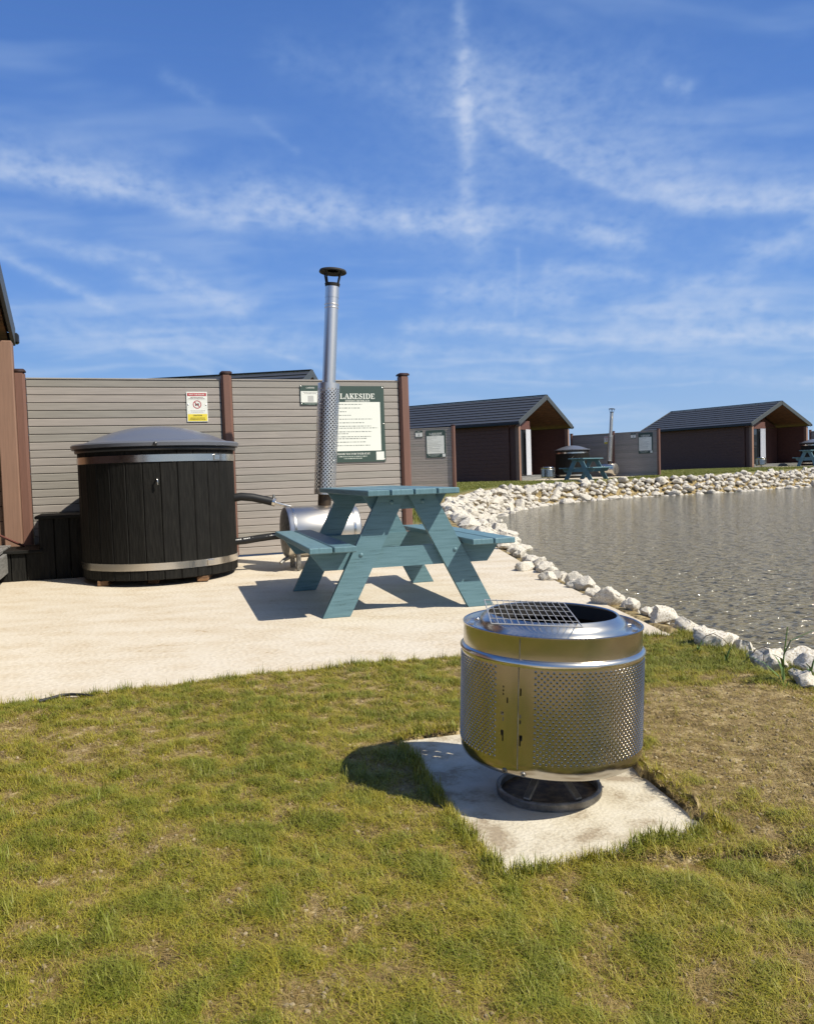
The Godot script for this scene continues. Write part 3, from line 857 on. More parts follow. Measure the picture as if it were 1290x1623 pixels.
# ---------------------------------------------------------------- picnic table
func make_table(t: Transform3D) -> Node3D:
	var o := thing("picnic_table", "teal painted wooden picnic table on the pale terrace beside the near hot tub", "picnic table", t, "teal picnic tables")
	var mat: Material = M.paint_teal
	var along := Basis(Vector3.UP, PI / 2)
	var length := 1.65
	for k in 4:
		board(o, "top_plank", mat, Vector3(-0.2205 + k * 0.147, 0.753, -length / 2), Vector3(length, 0.036, 0.137), along, 0.005)
	for sg in [-1, 1]:
		board(o, "seat_plank", mat, Vector3(sg * 0.581, 0.4275, -length / 2), Vector3(length, 0.036, 0.137), along, 0.005)
		board(o, "seat_plank", mat, Vector3(sg * 0.434, 0.4275, -length / 2), Vector3(length, 0.036, 0.137), along, 0.005)
	for z in [-0.18, -1.44]:
		var back := -0.038 if z > -0.5 else 0.038
		for sg in [-1, 1]:
			var s := Shape.new()
			s.prism([Vector2(sg * 0.557, 0.0), Vector2(sg * 0.385, 0.0), Vector2(sg * 0.008, 0.733), Vector2(sg * 0.18, 0.733)], z - 0.019, z + 0.019, Vector2(sg, z))
			var leg := put(s.mesh(), "leg", mat, o)
			for b in [Vector2(0.305, 0.375), Vector2(0.10, 0.69)]:
				var bs := Shape.new()
				bs.lathe(Transform3D(Basis(Vector3.RIGHT, PI / 2 if z > -0.5 else -PI / 2), Vector3(sg * b.x, b.y, z + (0.019 if z > -0.5 else -0.019))), [Vector2(0.014, 0.0), Vector2(0.012, 0.005), Vector2(0.006, 0.009), Vector2(0.0, 0.01)], 10, true)
				put(bs.mesh(), "bolt", M.paint_teal, leg)
		var cs := Shape.new()
		cs.prism([Vector2(-0.535, 0.285), Vector2(0.535, 0.285), Vector2(0.625, 0.409), Vector2(-0.625, 0.409)], z + back - 0.019, z + back + 0.019, Vector2(0.3, z))
		put(cs.mesh(), "seat_support", mat, o)
		var ts := Shape.new()
		ts.prism([Vector2(-0.215, 0.645), Vector2(0.215, 0.645), Vector2(0.27, 0.734), Vector2(-0.27, 0.734)], z + back - 0.019, z + back + 0.019, Vector2(0.6, z))
		put(ts.mesh(), "top_support", mat, o)
	return o

# ---------------------------------------------------------------- hot tub
func make_tub(t: Transform3D) -> Array:
	var o := thing("hot_tub", "round black wooden hot tub with grey domed lid beside the sunlit slatted fence", "hot tub", t, "wooden hot tubs")
	var n := 30
	var r := 0.655
	var wide := TAU * r / n - 0.004
	if not cache.has("staves"):
		var st := []
		for k in 4:
			var s := Shape.new()
			s.box(Transform3D(Basis(Vector3.BACK, PI / 2)), Vector3(1.075, wide, 0.036), 0.006, Vector2(k * 0.7, k * 0.33))
			st.append(s.mesh())
		cache["staves"] = st
	for k in n:
		var a := TAU * (k + 0.35) / n
		put(cache["staves"][rng.randi() % 4], "stave", tone_of(M.stave_black), o, Transform3D(Basis(Vector3.UP, a), Vector3(sin(a) * (r - 0.018), 0.5825, cos(a) * (r - 0.018))))
	for y in [0.155, 1.035]:
		var s := Shape.new()
		s.lathe(Transform3D(), [Vector2(r - 0.004, y - 0.03), Vector2(r + 0.009, y - 0.029), Vector2(r + 0.009, y + 0.029), Vector2(r - 0.004, y + 0.03)], 60)
		var h := put(s.mesh(), "hoop", M.steel_bright, o)
		var c := Shape.new()
		c.box(Transform3D(Basis(Vector3.UP, 0.75 + y * 0.2), Vector3(sin(0.75 + y * 0.2) * (r + 0.014), y, cos(0.75 + y * 0.2) * (r + 0.014))), Vector3(0.06, 0.05, 0.016), 0.004)
		put(c.mesh(), "clasp", M.steel_bright, h)
	var ls := Shape.new()
	ls.lathe(Transform3D(), [Vector2(0.6, 0.16), Vector2(0.6, 0.14), Vector2(0.0, 0.14)], 40)
	ls.lathe(Transform3D(), [Vector2(r - 0.045, 0.15), Vector2(r - 0.045, 1.1)], 40, true)
	put(ls.mesh(), "liner", M.rim_black, o)
	var rs := Shape.new()
	rs.lathe(Transform3D(), [Vector2(r - 0.06, 1.10), Vector2(r + 0.022, 1.10), Vector2(r + 0.026, 1.112), Vector2(r + 0.022, 1.128), Vector2(r - 0.06, 1.13)], 60)
	put(rs.mesh(), "rim", M.rim_black, o)
	for k in 3:
		board(o, "skid", M.skid_wood, Vector3(-0.4 + k * 0.4, 0.0215, 0), Vector3(0.09, 0.043, 1.02), Basis(), 0.004)
	var hook := Shape.new()
	var ha := 0.14
	var hp := Vector3(sin(ha) * (r + 0.004), 0.87, cos(ha) * (r + 0.004))
	hook.tube([hp, hp + Vector3(0.004, 0, 0.03), hp + Vector3(0.008, -0.02, 0.034), hp + Vector3(0.008, -0.05, 0.03)], 0.008, 6)
	put(hook.mesh(), "lid_hook", M.steel_bright, o)
	# its cover
	var c := Node3D.new()
	c.name = "lid"
	c.position = Vector3(0, 1.131, 0)
	o.add_child(c)
	var prof := [Vector2(0.69, 0.0), Vector2(0.705, 0.004), Vector2(0.71, 0.03), Vector2(0.698, 0.042), Vector2(0.63, 0.045)]
	for k in range(1, 13):
		var x := 0.61 * (1.0 - k / 12.0)
		prof.append(Vector2(x, 0.05 + 0.15 * (1.0 - pow(x / 0.61, 2.0))))
	var ds := Shape.new()
	ds.lathe(Transform3D(), prof, 64, true)
	put(ds.mesh(), "dome", M.lid_grey, c)
	var es := Shape.new()
	es.lathe(Transform3D(), [Vector2(0.66, -0.002), Vector2(0.7, -0.002), Vector2(0.7, 0.004), Vector2(0.66, 0.004)], 60)
	put(es.mesh(), "underside", M.rim_black, c)
	var ks := Shape.new()
	ks.lathe(Transform3D(Basis(Vector3.RIGHT, PI / 2), Vector3(sin(ha) * 0.708, 0.018, cos(ha) * 0.708)), [Vector2(0.016, 0.0), Vector2(0.016, 0.016), Vector2(0.008, 0.022), Vector2(0.0, 0.022)], 10)
	put(ks.mesh(), "knob", M.rim_black, c)
	return [o]

# ---------------------------------------------------------------- perforated sheet
# a turned sheet pierced by staggered holes; raised > 0 presses each hole outwards
func pierced(s: Shape, r: float, y0: float, rows: int, step: float, a0: float, cols: int, hole: float, raised: float, turn := Transform3D()) -> void:
	var half := step * 0.5
	var at := func(sx: float, y: float, h: float) -> Vector3:
		var a := a0 + sx / r
		return turn * Vector3(sin(a) * (r + h), y, cos(a) * (r + h))
	for c in cols:
		for j in rows:
			var cy := y0 + (j + 0.5) * step
			if c % 2 == 1:
				cy += half
				if j == rows - 1: continue
			var cx := (c + 0.5) * half
			var rect := []
			for k in [[-1, -1], [0, -1], [1, -1], [1, 0], [1, 1], [0, 1], [-1, 1], [-1, 0]]:
				rect.append(Vector2(k[0] * half * 0.5, k[1] * half))
			var rings := [rect]
			var hs := [0.0]
			if raised > 0:
				for q in [[hole * 2.0, 0.0], [hole * 1.6, raised * 0.85], [hole * 0.9, raised]]:
					var ring := []
					for k in 8:
						var x := -PI * 0.75 + TAU * k / 8
						ring.append(Vector2(cos(x), sin(x)) * q[0])
					rings.append(ring); hs.append(q[1])
			else:
				var ring := []
				for k in 8:
					var x := -PI * 0.75 + TAU * k / 8
					ring.append(Vector2(cos(x), sin(x)) * hole)
				rings.append(ring); hs.append(0.0)
			var out: Vector3 = ((at.call(cx, cy, 1.0) as Vector3) - (at.call(cx, cy, 0.0) as Vector3)).normalized()
			for i in rings.size() - 1:
				for k in 8:
					var m := (k + 1) % 8
					var a: Vector3 = at.call(cx + rings[i][k].x, cy + rings[i][k].y, hs[i])
					var b: Vector3 = at.call(cx + rings[i][m].x, cy + rings[i][m].y, hs[i])
					var d: Vector3 = at.call(cx + rings[i + 1][m].x, cy + rings[i + 1][m].y, hs[i + 1])
					var e: Vector3 = at.call(cx + rings[i + 1][k].x, cy + rings[i + 1][k].y, hs[i + 1])
					if i == 0: s.squad(a, b, d, e, out, out, out, out)
					else: s.quad(a, b, d, e)
		# close the half-step left open at both ends of every second column
		if c % 2 == 1:
			var x0 := c * half
			for e in [[y0, y0 + half], [y0 + rows * step - half, y0 + rows * step]]:
				s.quad(at.call(x0, e[0], 0.0), at.call(x0 + half, e[0], 0.0), at.call(x0 + half, e[1], 0.0), at.call(x0, e[1], 0.0))

# ---------------------------------------------------------------- stove
func make_stove(t: Transform3D) -> Node3D:
	var o := thing("wood_stove", "stainless steel barrel stove with tall flue standing before the sunlit slatted fence", "stove", t, "hot tub stoves")
	var lie := Basis(Vector3.BACK, PI / 2)
	var b := Shape.new()
	b.lathe(Transform3D(lie, Vector3(0, 0.335, 0)), [Vector2(0.228, -0.325), Vector2(0.235, -0.31), Vector2(0.235, 0.31), Vector2(0.228, 0.325)], 48, true)
	put(b.mesh(), "barrel", M.steel_brushed, o)
	for sg in [-1, 1]:
		var e := Shape.new()
		e.lathe(Transform3D(Basis(Vector3.BACK, -sg * PI / 2), Vector3(sg * 0.322, 0.335, 0)), [Vector2(0.229, 0.0), Vector2(0.215, 0.012), Vector2(0.06, 0.03), Vector2(0.0, 0.031)], 40, true)
		put(e.mesh(), "end_plate", M.steel_dull, o)
		var q := Shape.new()
		q.lathe(Transform3D(lie, Vector3(sg * 0.27, 0.335, 0)), [Vector2(0.235, -0.012), Vector2(0.240, -0.01), Vector2(0.240, 0.01), Vector2(0.235, 0.012)], 40)
		put(q.mesh(), "hoop", M.steel_bright, o)
		for sz in [-1, 1]:
			board(o, "leg", M.steel_dull, Vector3(sg * 0.24, 0.075, sz * 0.13), Vector3(0.04, 0.15, 0.04), Basis(), 0.004)
	board(o, "ash_door", M.steel_dull, Vector3(0.358, 0.28, 0), Vector3(0.014, 0.2, 0.24), Basis(), 0.004)
	var d := Shape.new()
	d.tube([Vector3(-0.3, 0.12, 0.08), Vector3(-0.36, 0.10, 0.10), Vector3(-0.40, 0.07, 0.12)], 0.018, 8)
	put(d.mesh(), "drain_tap", M.steel_dull, o)
	# the flue leans a little
	var lean := Transform3D(Basis(Vector3.BACK, deg_to_rad(-4.3)), Vector3(0.045, 0.53, 0))
	var f := Shape.new()
	f.lathe(lean, [Vector2(0.061, 1.08), Vector2(0.061, 1.95)], 32, true)
	for y in [1.84, 1.87]:
		f.lathe(lean, [Vector2(0.061, y - 0.006), Vector2(0.065, y - 0.003), Vector2(0.065, y + 0.003), Vector2(0.061, y + 0.006)], 32)
	f.lathe(lean, [Vector2(0.063, 1.93), Vector2(0.063, 2.06)], 32, true)
	put(f.mesh(), "flue_pipe", M.flue_steel, o)
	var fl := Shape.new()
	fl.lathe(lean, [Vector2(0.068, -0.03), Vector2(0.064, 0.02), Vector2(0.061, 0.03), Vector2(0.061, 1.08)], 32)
	put(fl.mesh(), "scorched_shaded_flue", M.steel_scorched, o)  # its dark colour also paints the shaded gap behind the guard's holes
	var g := Shape.new()
	pierced(g, 0.100, 0.17, 27, 0.0349, 0.0, 36, 0.0082, 0.0, lean)
	g.lathe(lean, [Vector2(0.100, 1.112), Vector2(0.100, 1.15)], 40, true)
	g.lathe(lean, [Vector2(0.100, 0.135), Vector2(0.100, 0.17)], 40, true)
	var guard := put(g.mesh(), "heat_guard", M.flue_steel, o)
	for k in 3:
		var a := TAU * k / 3
		for y in [0.15, 1.13]:
			var gr := Shape.new()
			gr.tube([lean * Vector3(sin(a) * 0.062, y, cos(a) * 0.062), lean * Vector3(sin(a) * 0.099, y, cos(a) * 0.099)], 0.004, 6)
			put(gr.mesh(), "bracket", M.steel_dull, guard)
	var c := Shape.new()
	c.lathe(lean, [Vector2(0.05, 2.175), Vector2(0.122, 2.158), Vector2(0.126, 2.164), Vector2(0.12, 2.18), Vector2(0.06, 2.196), Vector2(0.0, 2.2)], 32, true)
	var cap := put(c.mesh(), "rain_cap", M.soot, o)
	var cc := Shape.new()
	cc.lathe(lean, [Vector2(0.064, 2.03), Vector2(0.07, 2.06)], 32, true)
	put(cc.mesh(), "cap_collar", M.soot, cap)
	for k in 4:
		var a := TAU * (k + 0.4) / 4
		var s := Shape.new()
		s.tube([lean * Vector3(sin(a) * 0.066, 2.045, cos(a) * 0.066), lean * Vector3(sin(a) * 0.1, 2.172, cos(a) * 0.1)], 0.008, 6)
		put(s.mesh(), "strut", M.soot, cap)
	return o

# ---------------------------------------------------------------- drum fire pit
func make_drum(t: Transform3D) -> Node3D:
	var o := thing("drum_fire_pit", "perforated steel washing machine drum used as fire pit on the small paving slab", "fire pit", t, "steel drum fire pits")
	var tilt := Transform3D(Basis(Vector3.BACK, deg_to_rad(-2.4)), Vector3(0, 0, 0))
	var ring := Shape.new()
	ring.lathe(Transform3D(), [Vector2(0.130, 0.018), Vector2(0.129, 0.003), Vector2(0.134, 0.0), Vector2(0.141, 0.001), Vector2(0.1425, 0.019), Vector2(0.140, 0.022), Vector2(0.133, 0.022), Vector2(0.130, 0.018)], 56, true)
	put(ring.mesh(), "base_ring", M.steel_dull, o)
	for a in [-0.62, 0.46, 2.9]:
		var s := Shape.new()
		var e := Vector3(sin(a), 0, cos(a))
		var len := Vector3(sin(a) * 0.13, -0.08, cos(a) * 0.13).length()
		var bas := Basis.looking_at(Vector3(sin(a) * 0.13, -0.08, cos(a) * 0.13))
		s.box(Transform3D(bas, e * 0.066 + Vector3(0, 0.062, 0)), Vector3(0.022, 0.010, len), 0.003)
		put(s.mesh(), "spider_arm", M.steel_dull, o)
	var rf := Shape.new()
	rf.lathe(Transform3D(), [Vector2(0.1295, 0.003), Vector2(0.0, 0.005)], 40)
	put(rf.mesh(), "ring_floor", M.rusty_steel, o)
	var hub := Shape.new()
	hub.lathe(Transform3D(), [Vector2(0.0, 0.088), Vector2(0.025, 0.088), Vector2(0.03, 0.115)], 20)
	put(hub.mesh(), "hub", M.steel_dull, o)
	# three pierced panels between plain strips
	var r := 0.242
	var step := 0.0151
	var rows := 16
	var y0 := 0.150
	var y1 := y0 + rows * step
	var strip := deg_to_rad(24.0)
	var first := deg_to_rad(-31.8)
	for k in 3:
		var c0 := first + TAU * k / 3
		var p0 := c0 + strip / 2
		var arc := TAU / 3 - strip
		var cols := int(round(arc * r / (step * 0.5))) | 1
		var fit := arc * r / (cols * step * 0.5)
		var s := Shape.new()
		pierced(s, r, y0, rows, step, 0.0, cols, 0.0019, 0.0022)
		for i in s.v.size():    # spread the columns evenly over the panel
			var a := atan2(s.v[i].x, s.v[i].z)
			if a < -0.02: a += TAU
			var q := Basis(Vector3.UP, p0 + a * fit - a)
			s.v[i] = tilt * (q * s.v[i]); s.n[i] = tilt.basis * (q * s.n[i])
		put(s.mesh(), "perforated_panel", M.drum_steel, o)
		var li := Shape.new()
		pierced(li, r - 0.003, y0, rows, step, 0.0, cols, 0.0017, 0.0)
		for i in li.v.size():
			var a := atan2(li.v[i].x, li.v[i].z)
			if a < -0.02: a += TAU
			var q := Basis(Vector3.UP, p0 + a * fit - a)
			li.v[i] = tilt * (q * li.v[i]); li.n[i] = tilt.basis * (q * li.n[i])
		put(li.mesh(), "sooty_lining", M.soot, o)
		# plain strip, its slots left open
		var ps := Shape.new()
		var nx := 26
		var ny := 52
		var slots := [Rect2i(5, 40, 1, 1), Rect2i(5, 38, 1, 1), Rect2i(5, 36, 1, 1), Rect2i(8, 32, 1, 3), Rect2i(4, 25, 2, 2), Rect2i(5, 22, 1, 2), Rect2i(4, 14, 2, 3), Rect2i(5, 11, 1, 3), Rect2i(17, 37, 1, 4), Rect2i(17, 25, 1, 2), Rect2i(17, 22, 1, 2), Rect2i(17, 13, 2, 3), Rect2i(17, 10, 1, 3)]
		for i in nx:
			for j in ny:
				var open := false
				for q in slots:
					if q.has_point(Vector2i(i, j)): open = true
				if open: continue
				var at := func(x: int, y: int) -> Vector3:
					var a := c0 - strip / 2 + strip * x / nx
					return tilt * Vector3(sin(a) * r, lerpf(y0, y1, float(y) / ny), cos(a) * r)
				var nn := func(x: int) -> Vector3:
					var a := c0 - strip / 2 + strip * x / nx
					return tilt.basis * Vector3(sin(a), 0, cos(a))
				ps.squad(at.call(i, j), at.call(i + 1, j), at.call(i + 1, j + 1), at.call(i, j + 1), nn.call(i), nn.call(i + 1), nn.call(i + 1), nn.call(i))
		var strip_node := put(ps.mesh(), "plain_strip", M.drum_steel, o)
		var sm := Shape.new()
		var sa := c0 + deg_to_rad(2.8)
		sm.tube([tilt * Vector3(sin(sa) * (r + 0.0005), y0 - 0.012, cos(sa) * (r + 0.0005)), tilt * Vector3(sin(sa) * (r + 0.0005), y1, cos(sa) * (r + 0.0005))], 0.0011, 6)
		put(sm.mesh(), "seam", M.steel_dull, strip_node)
		for q in [-0.1, 0.11]:
			var rv := Shape.new()
			var ra: float = c0 + q
			rv.lathe(tilt * Transform3D(Basis(Vector3.UP, ra) * Basis(Vector3.RIGHT, PI / 2 + 0.35), Vector3(sin(ra) * 0.238, 0.127, cos(ra) * 0.238)), [Vector2(0.0075, 0.0), Vector2(0.006, 0.004), Vector2(0.0035, 0.0035), Vector2(0.003, 0.001), Vector2(0.0, 0.001)], 10)
			put(rv.mesh(), "rivet", M.steel_dull, strip_node)
	var bt := Shape.new()
	bt.lathe(tilt, [Vector2(0.0, 0.128), Vector2(0.05, 0.124), Vector2(0.16, 0.118), Vector2(0.205, 0.1135), Vector2(0.222, 0.1125), Vector2(0.229, 0.1145), Vector2(0.2355, 0.121), Vector2(0.2398, 0.131), Vector2(0.2415, 0.141), Vector2(0.242, 0.150)], 72, true)
	put(bt.mesh(), "bottom", M.drum_steel, o)
	var sh := Shape.new()
	sh.lathe(tilt, [Vector2(0.242, y1), Vector2(0.2425, y1 + 0.004), Vector2(0.2465, y1 + 0.009), Vector2(0.2462, y1 + 0.013), Vector2(0.2415, y1 + 0.018), Vector2(0.2375, y1 + 0.020)], 72, true)
	put(sh.mesh(), "shoulder", M.steel_bright, o)
	var bd := Shape.new()
	bd.lathe(tilt, [Vector2(0.2375, y1 + 0.020), Vector2(0.2375, 0.461), Vector2(0.2395, 0.4635), Vector2(0.2395, 0.468), Vector2(0.2365, 0.4695), Vector2(0.2335, 0.467)], 72, true)
	var band := put(bd.mesh(), "top_band", M.steel, o)
	var bs := Shape.new()
	var ba := first + deg_to_rad(2.8)
	bs.tube([tilt * Vector3(sin(ba) * 0.2378, y1 + 0.02, cos(ba) * 0.2378), tilt * Vector3(sin(ba) * 0.2378, 0.461, cos(ba) * 0.2378)], 0.0011, 6)
	put(bs.mesh(), "seam", M.steel_dull, band)
	var lp := Shape.new()
	lp.lathe(tilt, [Vector2(0.2335, 0.467), Vector2(0.230, 0.455), Vector2(0.224, 0.4525), Vector2(0.205, 0.4545), Vector2(0.199, 0.459), Vector2(0.1955, 0.470), Vector2(0.191, 0.480), Vector2(0.183, 0.4855), Vector2(0.177, 0.492), Vector2(0.1735, 0.4945), Vector2(0.170, 0.492), Vector2(0.1695, 0.455)], 72, true)
	var lip := put(lp.mesh(), "collar", M.steel_bright, o)
	for k in 18:
		var a := TAU * k / 18
		var nt := Shape.new()
		nt.box(tilt * Transform3D(Basis(Vector3.UP, a), Vector3(sin(a) * 0.217, 0.4555, cos(a) * 0.217)), Vector3(0.034, 0.006, 0.013), 0.0025)
		put(nt.mesh(), "stud", M.steel_bright, lip)
	var ash := Shape.new()
	ash.lathe(tilt, [Vector2(0.2385, 0.145), Vector2(0.2385, 0.150), Vector2(0.15, 0.175), Vector2(0.0, 0.185)], 32, true)
	put(ash.mesh(), "ash_bed", M.soot, o)
	ash = Shape.new()
	ash.lathe(tilt, [Vector2(0.236, y1 - 0.002), Vector2(0.234, 0.445), Vector2(0.172, 0.449), Vector2(0.1685, 0.452), Vector2(0.1685, 0.488)], 48)
	put(ash.mesh(), "rim_lining", M.soot, o)
	return o

func make_grill(level: float) -> void:
	var c := [on_level(767.5, 953, level), on_level(893, 953, level), on_level(923, 991.5, level), on_level(778.5, 991.5, level)]
	var mid: Vector3 = (c[0] + c[1] + c[2] + c[3]) / 4.0
	var o := thing("grill_rack", "thin wire grill rack lying askew over the drum fire pit's opening", "grill rack", Transform3D(Basis(), mid))
	var tilt := func(p: Vector3) -> Vector3:
		var q := p - mid
		return Vector3(q.x, -q.x * tan(deg_to_rad(2.4)) - 0.0, q.z)
	var fr := Shape.new()
	var path := []
	for k in 5: path.append(tilt.call(c[k % 4]))
	for k in 4: fr.tube([path[k], path[k + 1]], 0.0017, 6)
	put(fr.mesh(), "frame", M.wire_chrome, o)
	for k in range(1, 13):
		var s := Shape.new()
		var f := k / 13.0
		s.tube([tilt.call(c[0].lerp(c[1], f)) + Vector3(0, 0.0022, 0), tilt.call(c[3].lerp(c[2], f)) + Vector3(0, 0.0022, 0)], 0.0010, 5)
		put(s.mesh(), "wire", M.wire_chrome, o)
	for k in range(1, 5):
		var s := Shape.new()
		var f := k / 5.0
		s.tube([tilt.call(c[0].lerp(c[3], f)), tilt.call(c[1].lerp(c[2], f))], 0.0010, 5)
		put(s.mesh(), "wire", M.wire_chrome, o)

var fence_at := Transform3D()
var fence0: Node3D
var signs0: Array
var table0: Node3D
var tub0: Array
var stove0: Node3D
var drum0: Node3D

func build_near() -> void:
	material("steel_dull_print", lin(0.45, 0.46, 0.44), 0.6)
	fence_at = facing(-3.579, 0.065, -7.664, 19.63)
	fence0 = make_fence(fence_at, "sunlit grey slatted fence with brown posts behind the near hot tub and steel stove")
	signs0 = make_signs(fence_at)
	tub0 = make_tub(facing(-2.19, rise(-2.19, -7.2) * 0.6 + 0.006, -7.22, 8.0))
	stove0 = make_stove(facing(-0.80, 0.034, -7.46, 19.6))
	table0 = make_table(facing(0.048, 0.006, -4.91, 15.9))
	drum0 = make_drum(Transform3D(Basis(), Vector3(0.362, -0.0035, -2.185)))
	make_grill(0.4945 + 0.004)
	# hoses between tub and stove
	var up := Shape.new()
	up.tube([Vector3(-1.58, 0.695, -7.28), Vector3(-1.48, 0.708, -7.29), Vector3(-1.38, 0.697, -7.31), Vector3(-1.27, 0.668, -7.33), Vector3(-1.185, 0.645, -7.34)], 0.037, 12)
	var h1 := thing("return_hose", "thick black insulated hose running from hot tub to the top of the steel stove", "hose")
	put(up.mesh(), "sleeve", M.hose_black, h1)
	var el := Shape.new()
	el.tube([Vector3(-1.19, 0.645, -7.34), Vector3(-1.13, 0.625, -7.345), Vector3(-1.05, 0.602, -7.355), Vector3(-1.035, 0.59, -7.36), Vector3(-1.035, 0.55, -7.36)], 0.014, 8)
	put(el.mesh(), "steel_elbow", M.steel_bright, h1)
	var cl := Shape.new()
	cl.tube([Vector3(-1.205, 0.651, -7.34), Vector3(-1.18, 0.643, -7.34)], 0.040, 12)
	cl.tube([Vector3(-1.195, 0.68, -7.335), Vector3(-1.195, 0.715, -7.335)], 0.012, 6)
	put(cl.mesh(), "hose_clamp", M.steel_bright, h1)
	var lo := Shape.new()
	lo.tube([Vector3(-1.58, 0.305, -7.28), Vector3(-1.46, 0.312, -7.295), Vector3(-1.34, 0.328, -7.31), Vector3(-1.22, 0.34, -7.33), Vector3(-1.12, 0.345, -7.345)], 0.032, 12)
	var h2 := thing("feed_hose", "lower black hose with white printed stripe between hot tub and steel stove", "hose")
	put(lo.mesh(), "sleeve", M.hose_black, h2)
	var wp := Shape.new()
	for k in 26:     # broken white print along the top of the hose
		var f := 0.03 + k / 27.0
		if k % 5 == 4: continue
		var p := Vector3(-1.55, 0.306, -7.285).lerp(Vector3(-1.14, 0.344, -7.342), f)
		wp.box(Transform3D(Basis(Vector3.RIGHT, -0.5), p + Vector3(0, 0.016, 0.0285)), Vector3(0.011, 0.011, 0.003), 0.001)
	put(wp.mesh(), "stripe", M.hose_white, h2)
	# black steps up to the tub
	var st := thing("tub_steps", "black wooden two-tread steps in deep shade beside the near hot tub", "steps", facing(-3.13, 0.0, -7.42, 19.6))
	var sd := [[0.06, 0.6, 0.5], [-0.36, 0.31, 0.36]]
	for q in sd:
		board(st, "tread", M.stave_black, Vector3(q[0], q[1] - 0.014, 0), Vector3(q[2] + 0.05, 0.028, 0.66), Basis(), 0.005)
		var nb := 4 if q[2] > 0.4 else 3
		for k in nb:
			var bw: float = q[2] / nb
			for sz in [-1, 1]:
				board(st, "side_plank", M.stave_black, Vector3(q[0] - q[2] / 2 + bw * (k + 0.5), (q[1] - 0.028) / 2 + 0.008, sz * 0.29), Vector3(bw - 0.006, q[1] - 0.044, 0.024), Basis(), 0.003)
		board(st, "riser", M.stave_black, Vector3(q[0] - q[2] / 2 + 0.012, (q[1] - 0.028) / 2 + 0.01, 0), Vector3(0.022, q[1] - 0.05, 0.55), Basis(), 0.003)
	# thin red cable slung from the deck to the fence post
	var rc := Shape.new()
	rc.tube([Vector3(-3.62, 0.62, -6.75), Vector3(-3.60, 0.49, -7.0), Vector3(-3.55, 0.38, -7.28), Vector3(-3.52, 0.30, -7.5)], 0.011, 6)
	tag(put(rc.mesh(), "red_cable", M.cable_red), "thin reddish cable sloping down before the tan cabin wall to the fence post", "cable")
	# black pipe lying in the lawn's edge
	var bp := Shape.new()
	var pp := []
	for q in [[62, 1112], [82, 1107], [98, 1102], [114, 1100.5], [132, 1101], [148, 1103.5]]:
		var g := on_level(q[0], q[1], 0.018)
		pp.append(g)
	bp.tube(pp, 0.008, 8, 0.005)
	tag(put(bp.mesh(), "black_pipe", M.hose_black), "thin black pipe lying half buried along the lawn's edge by the terrace", "pipe")

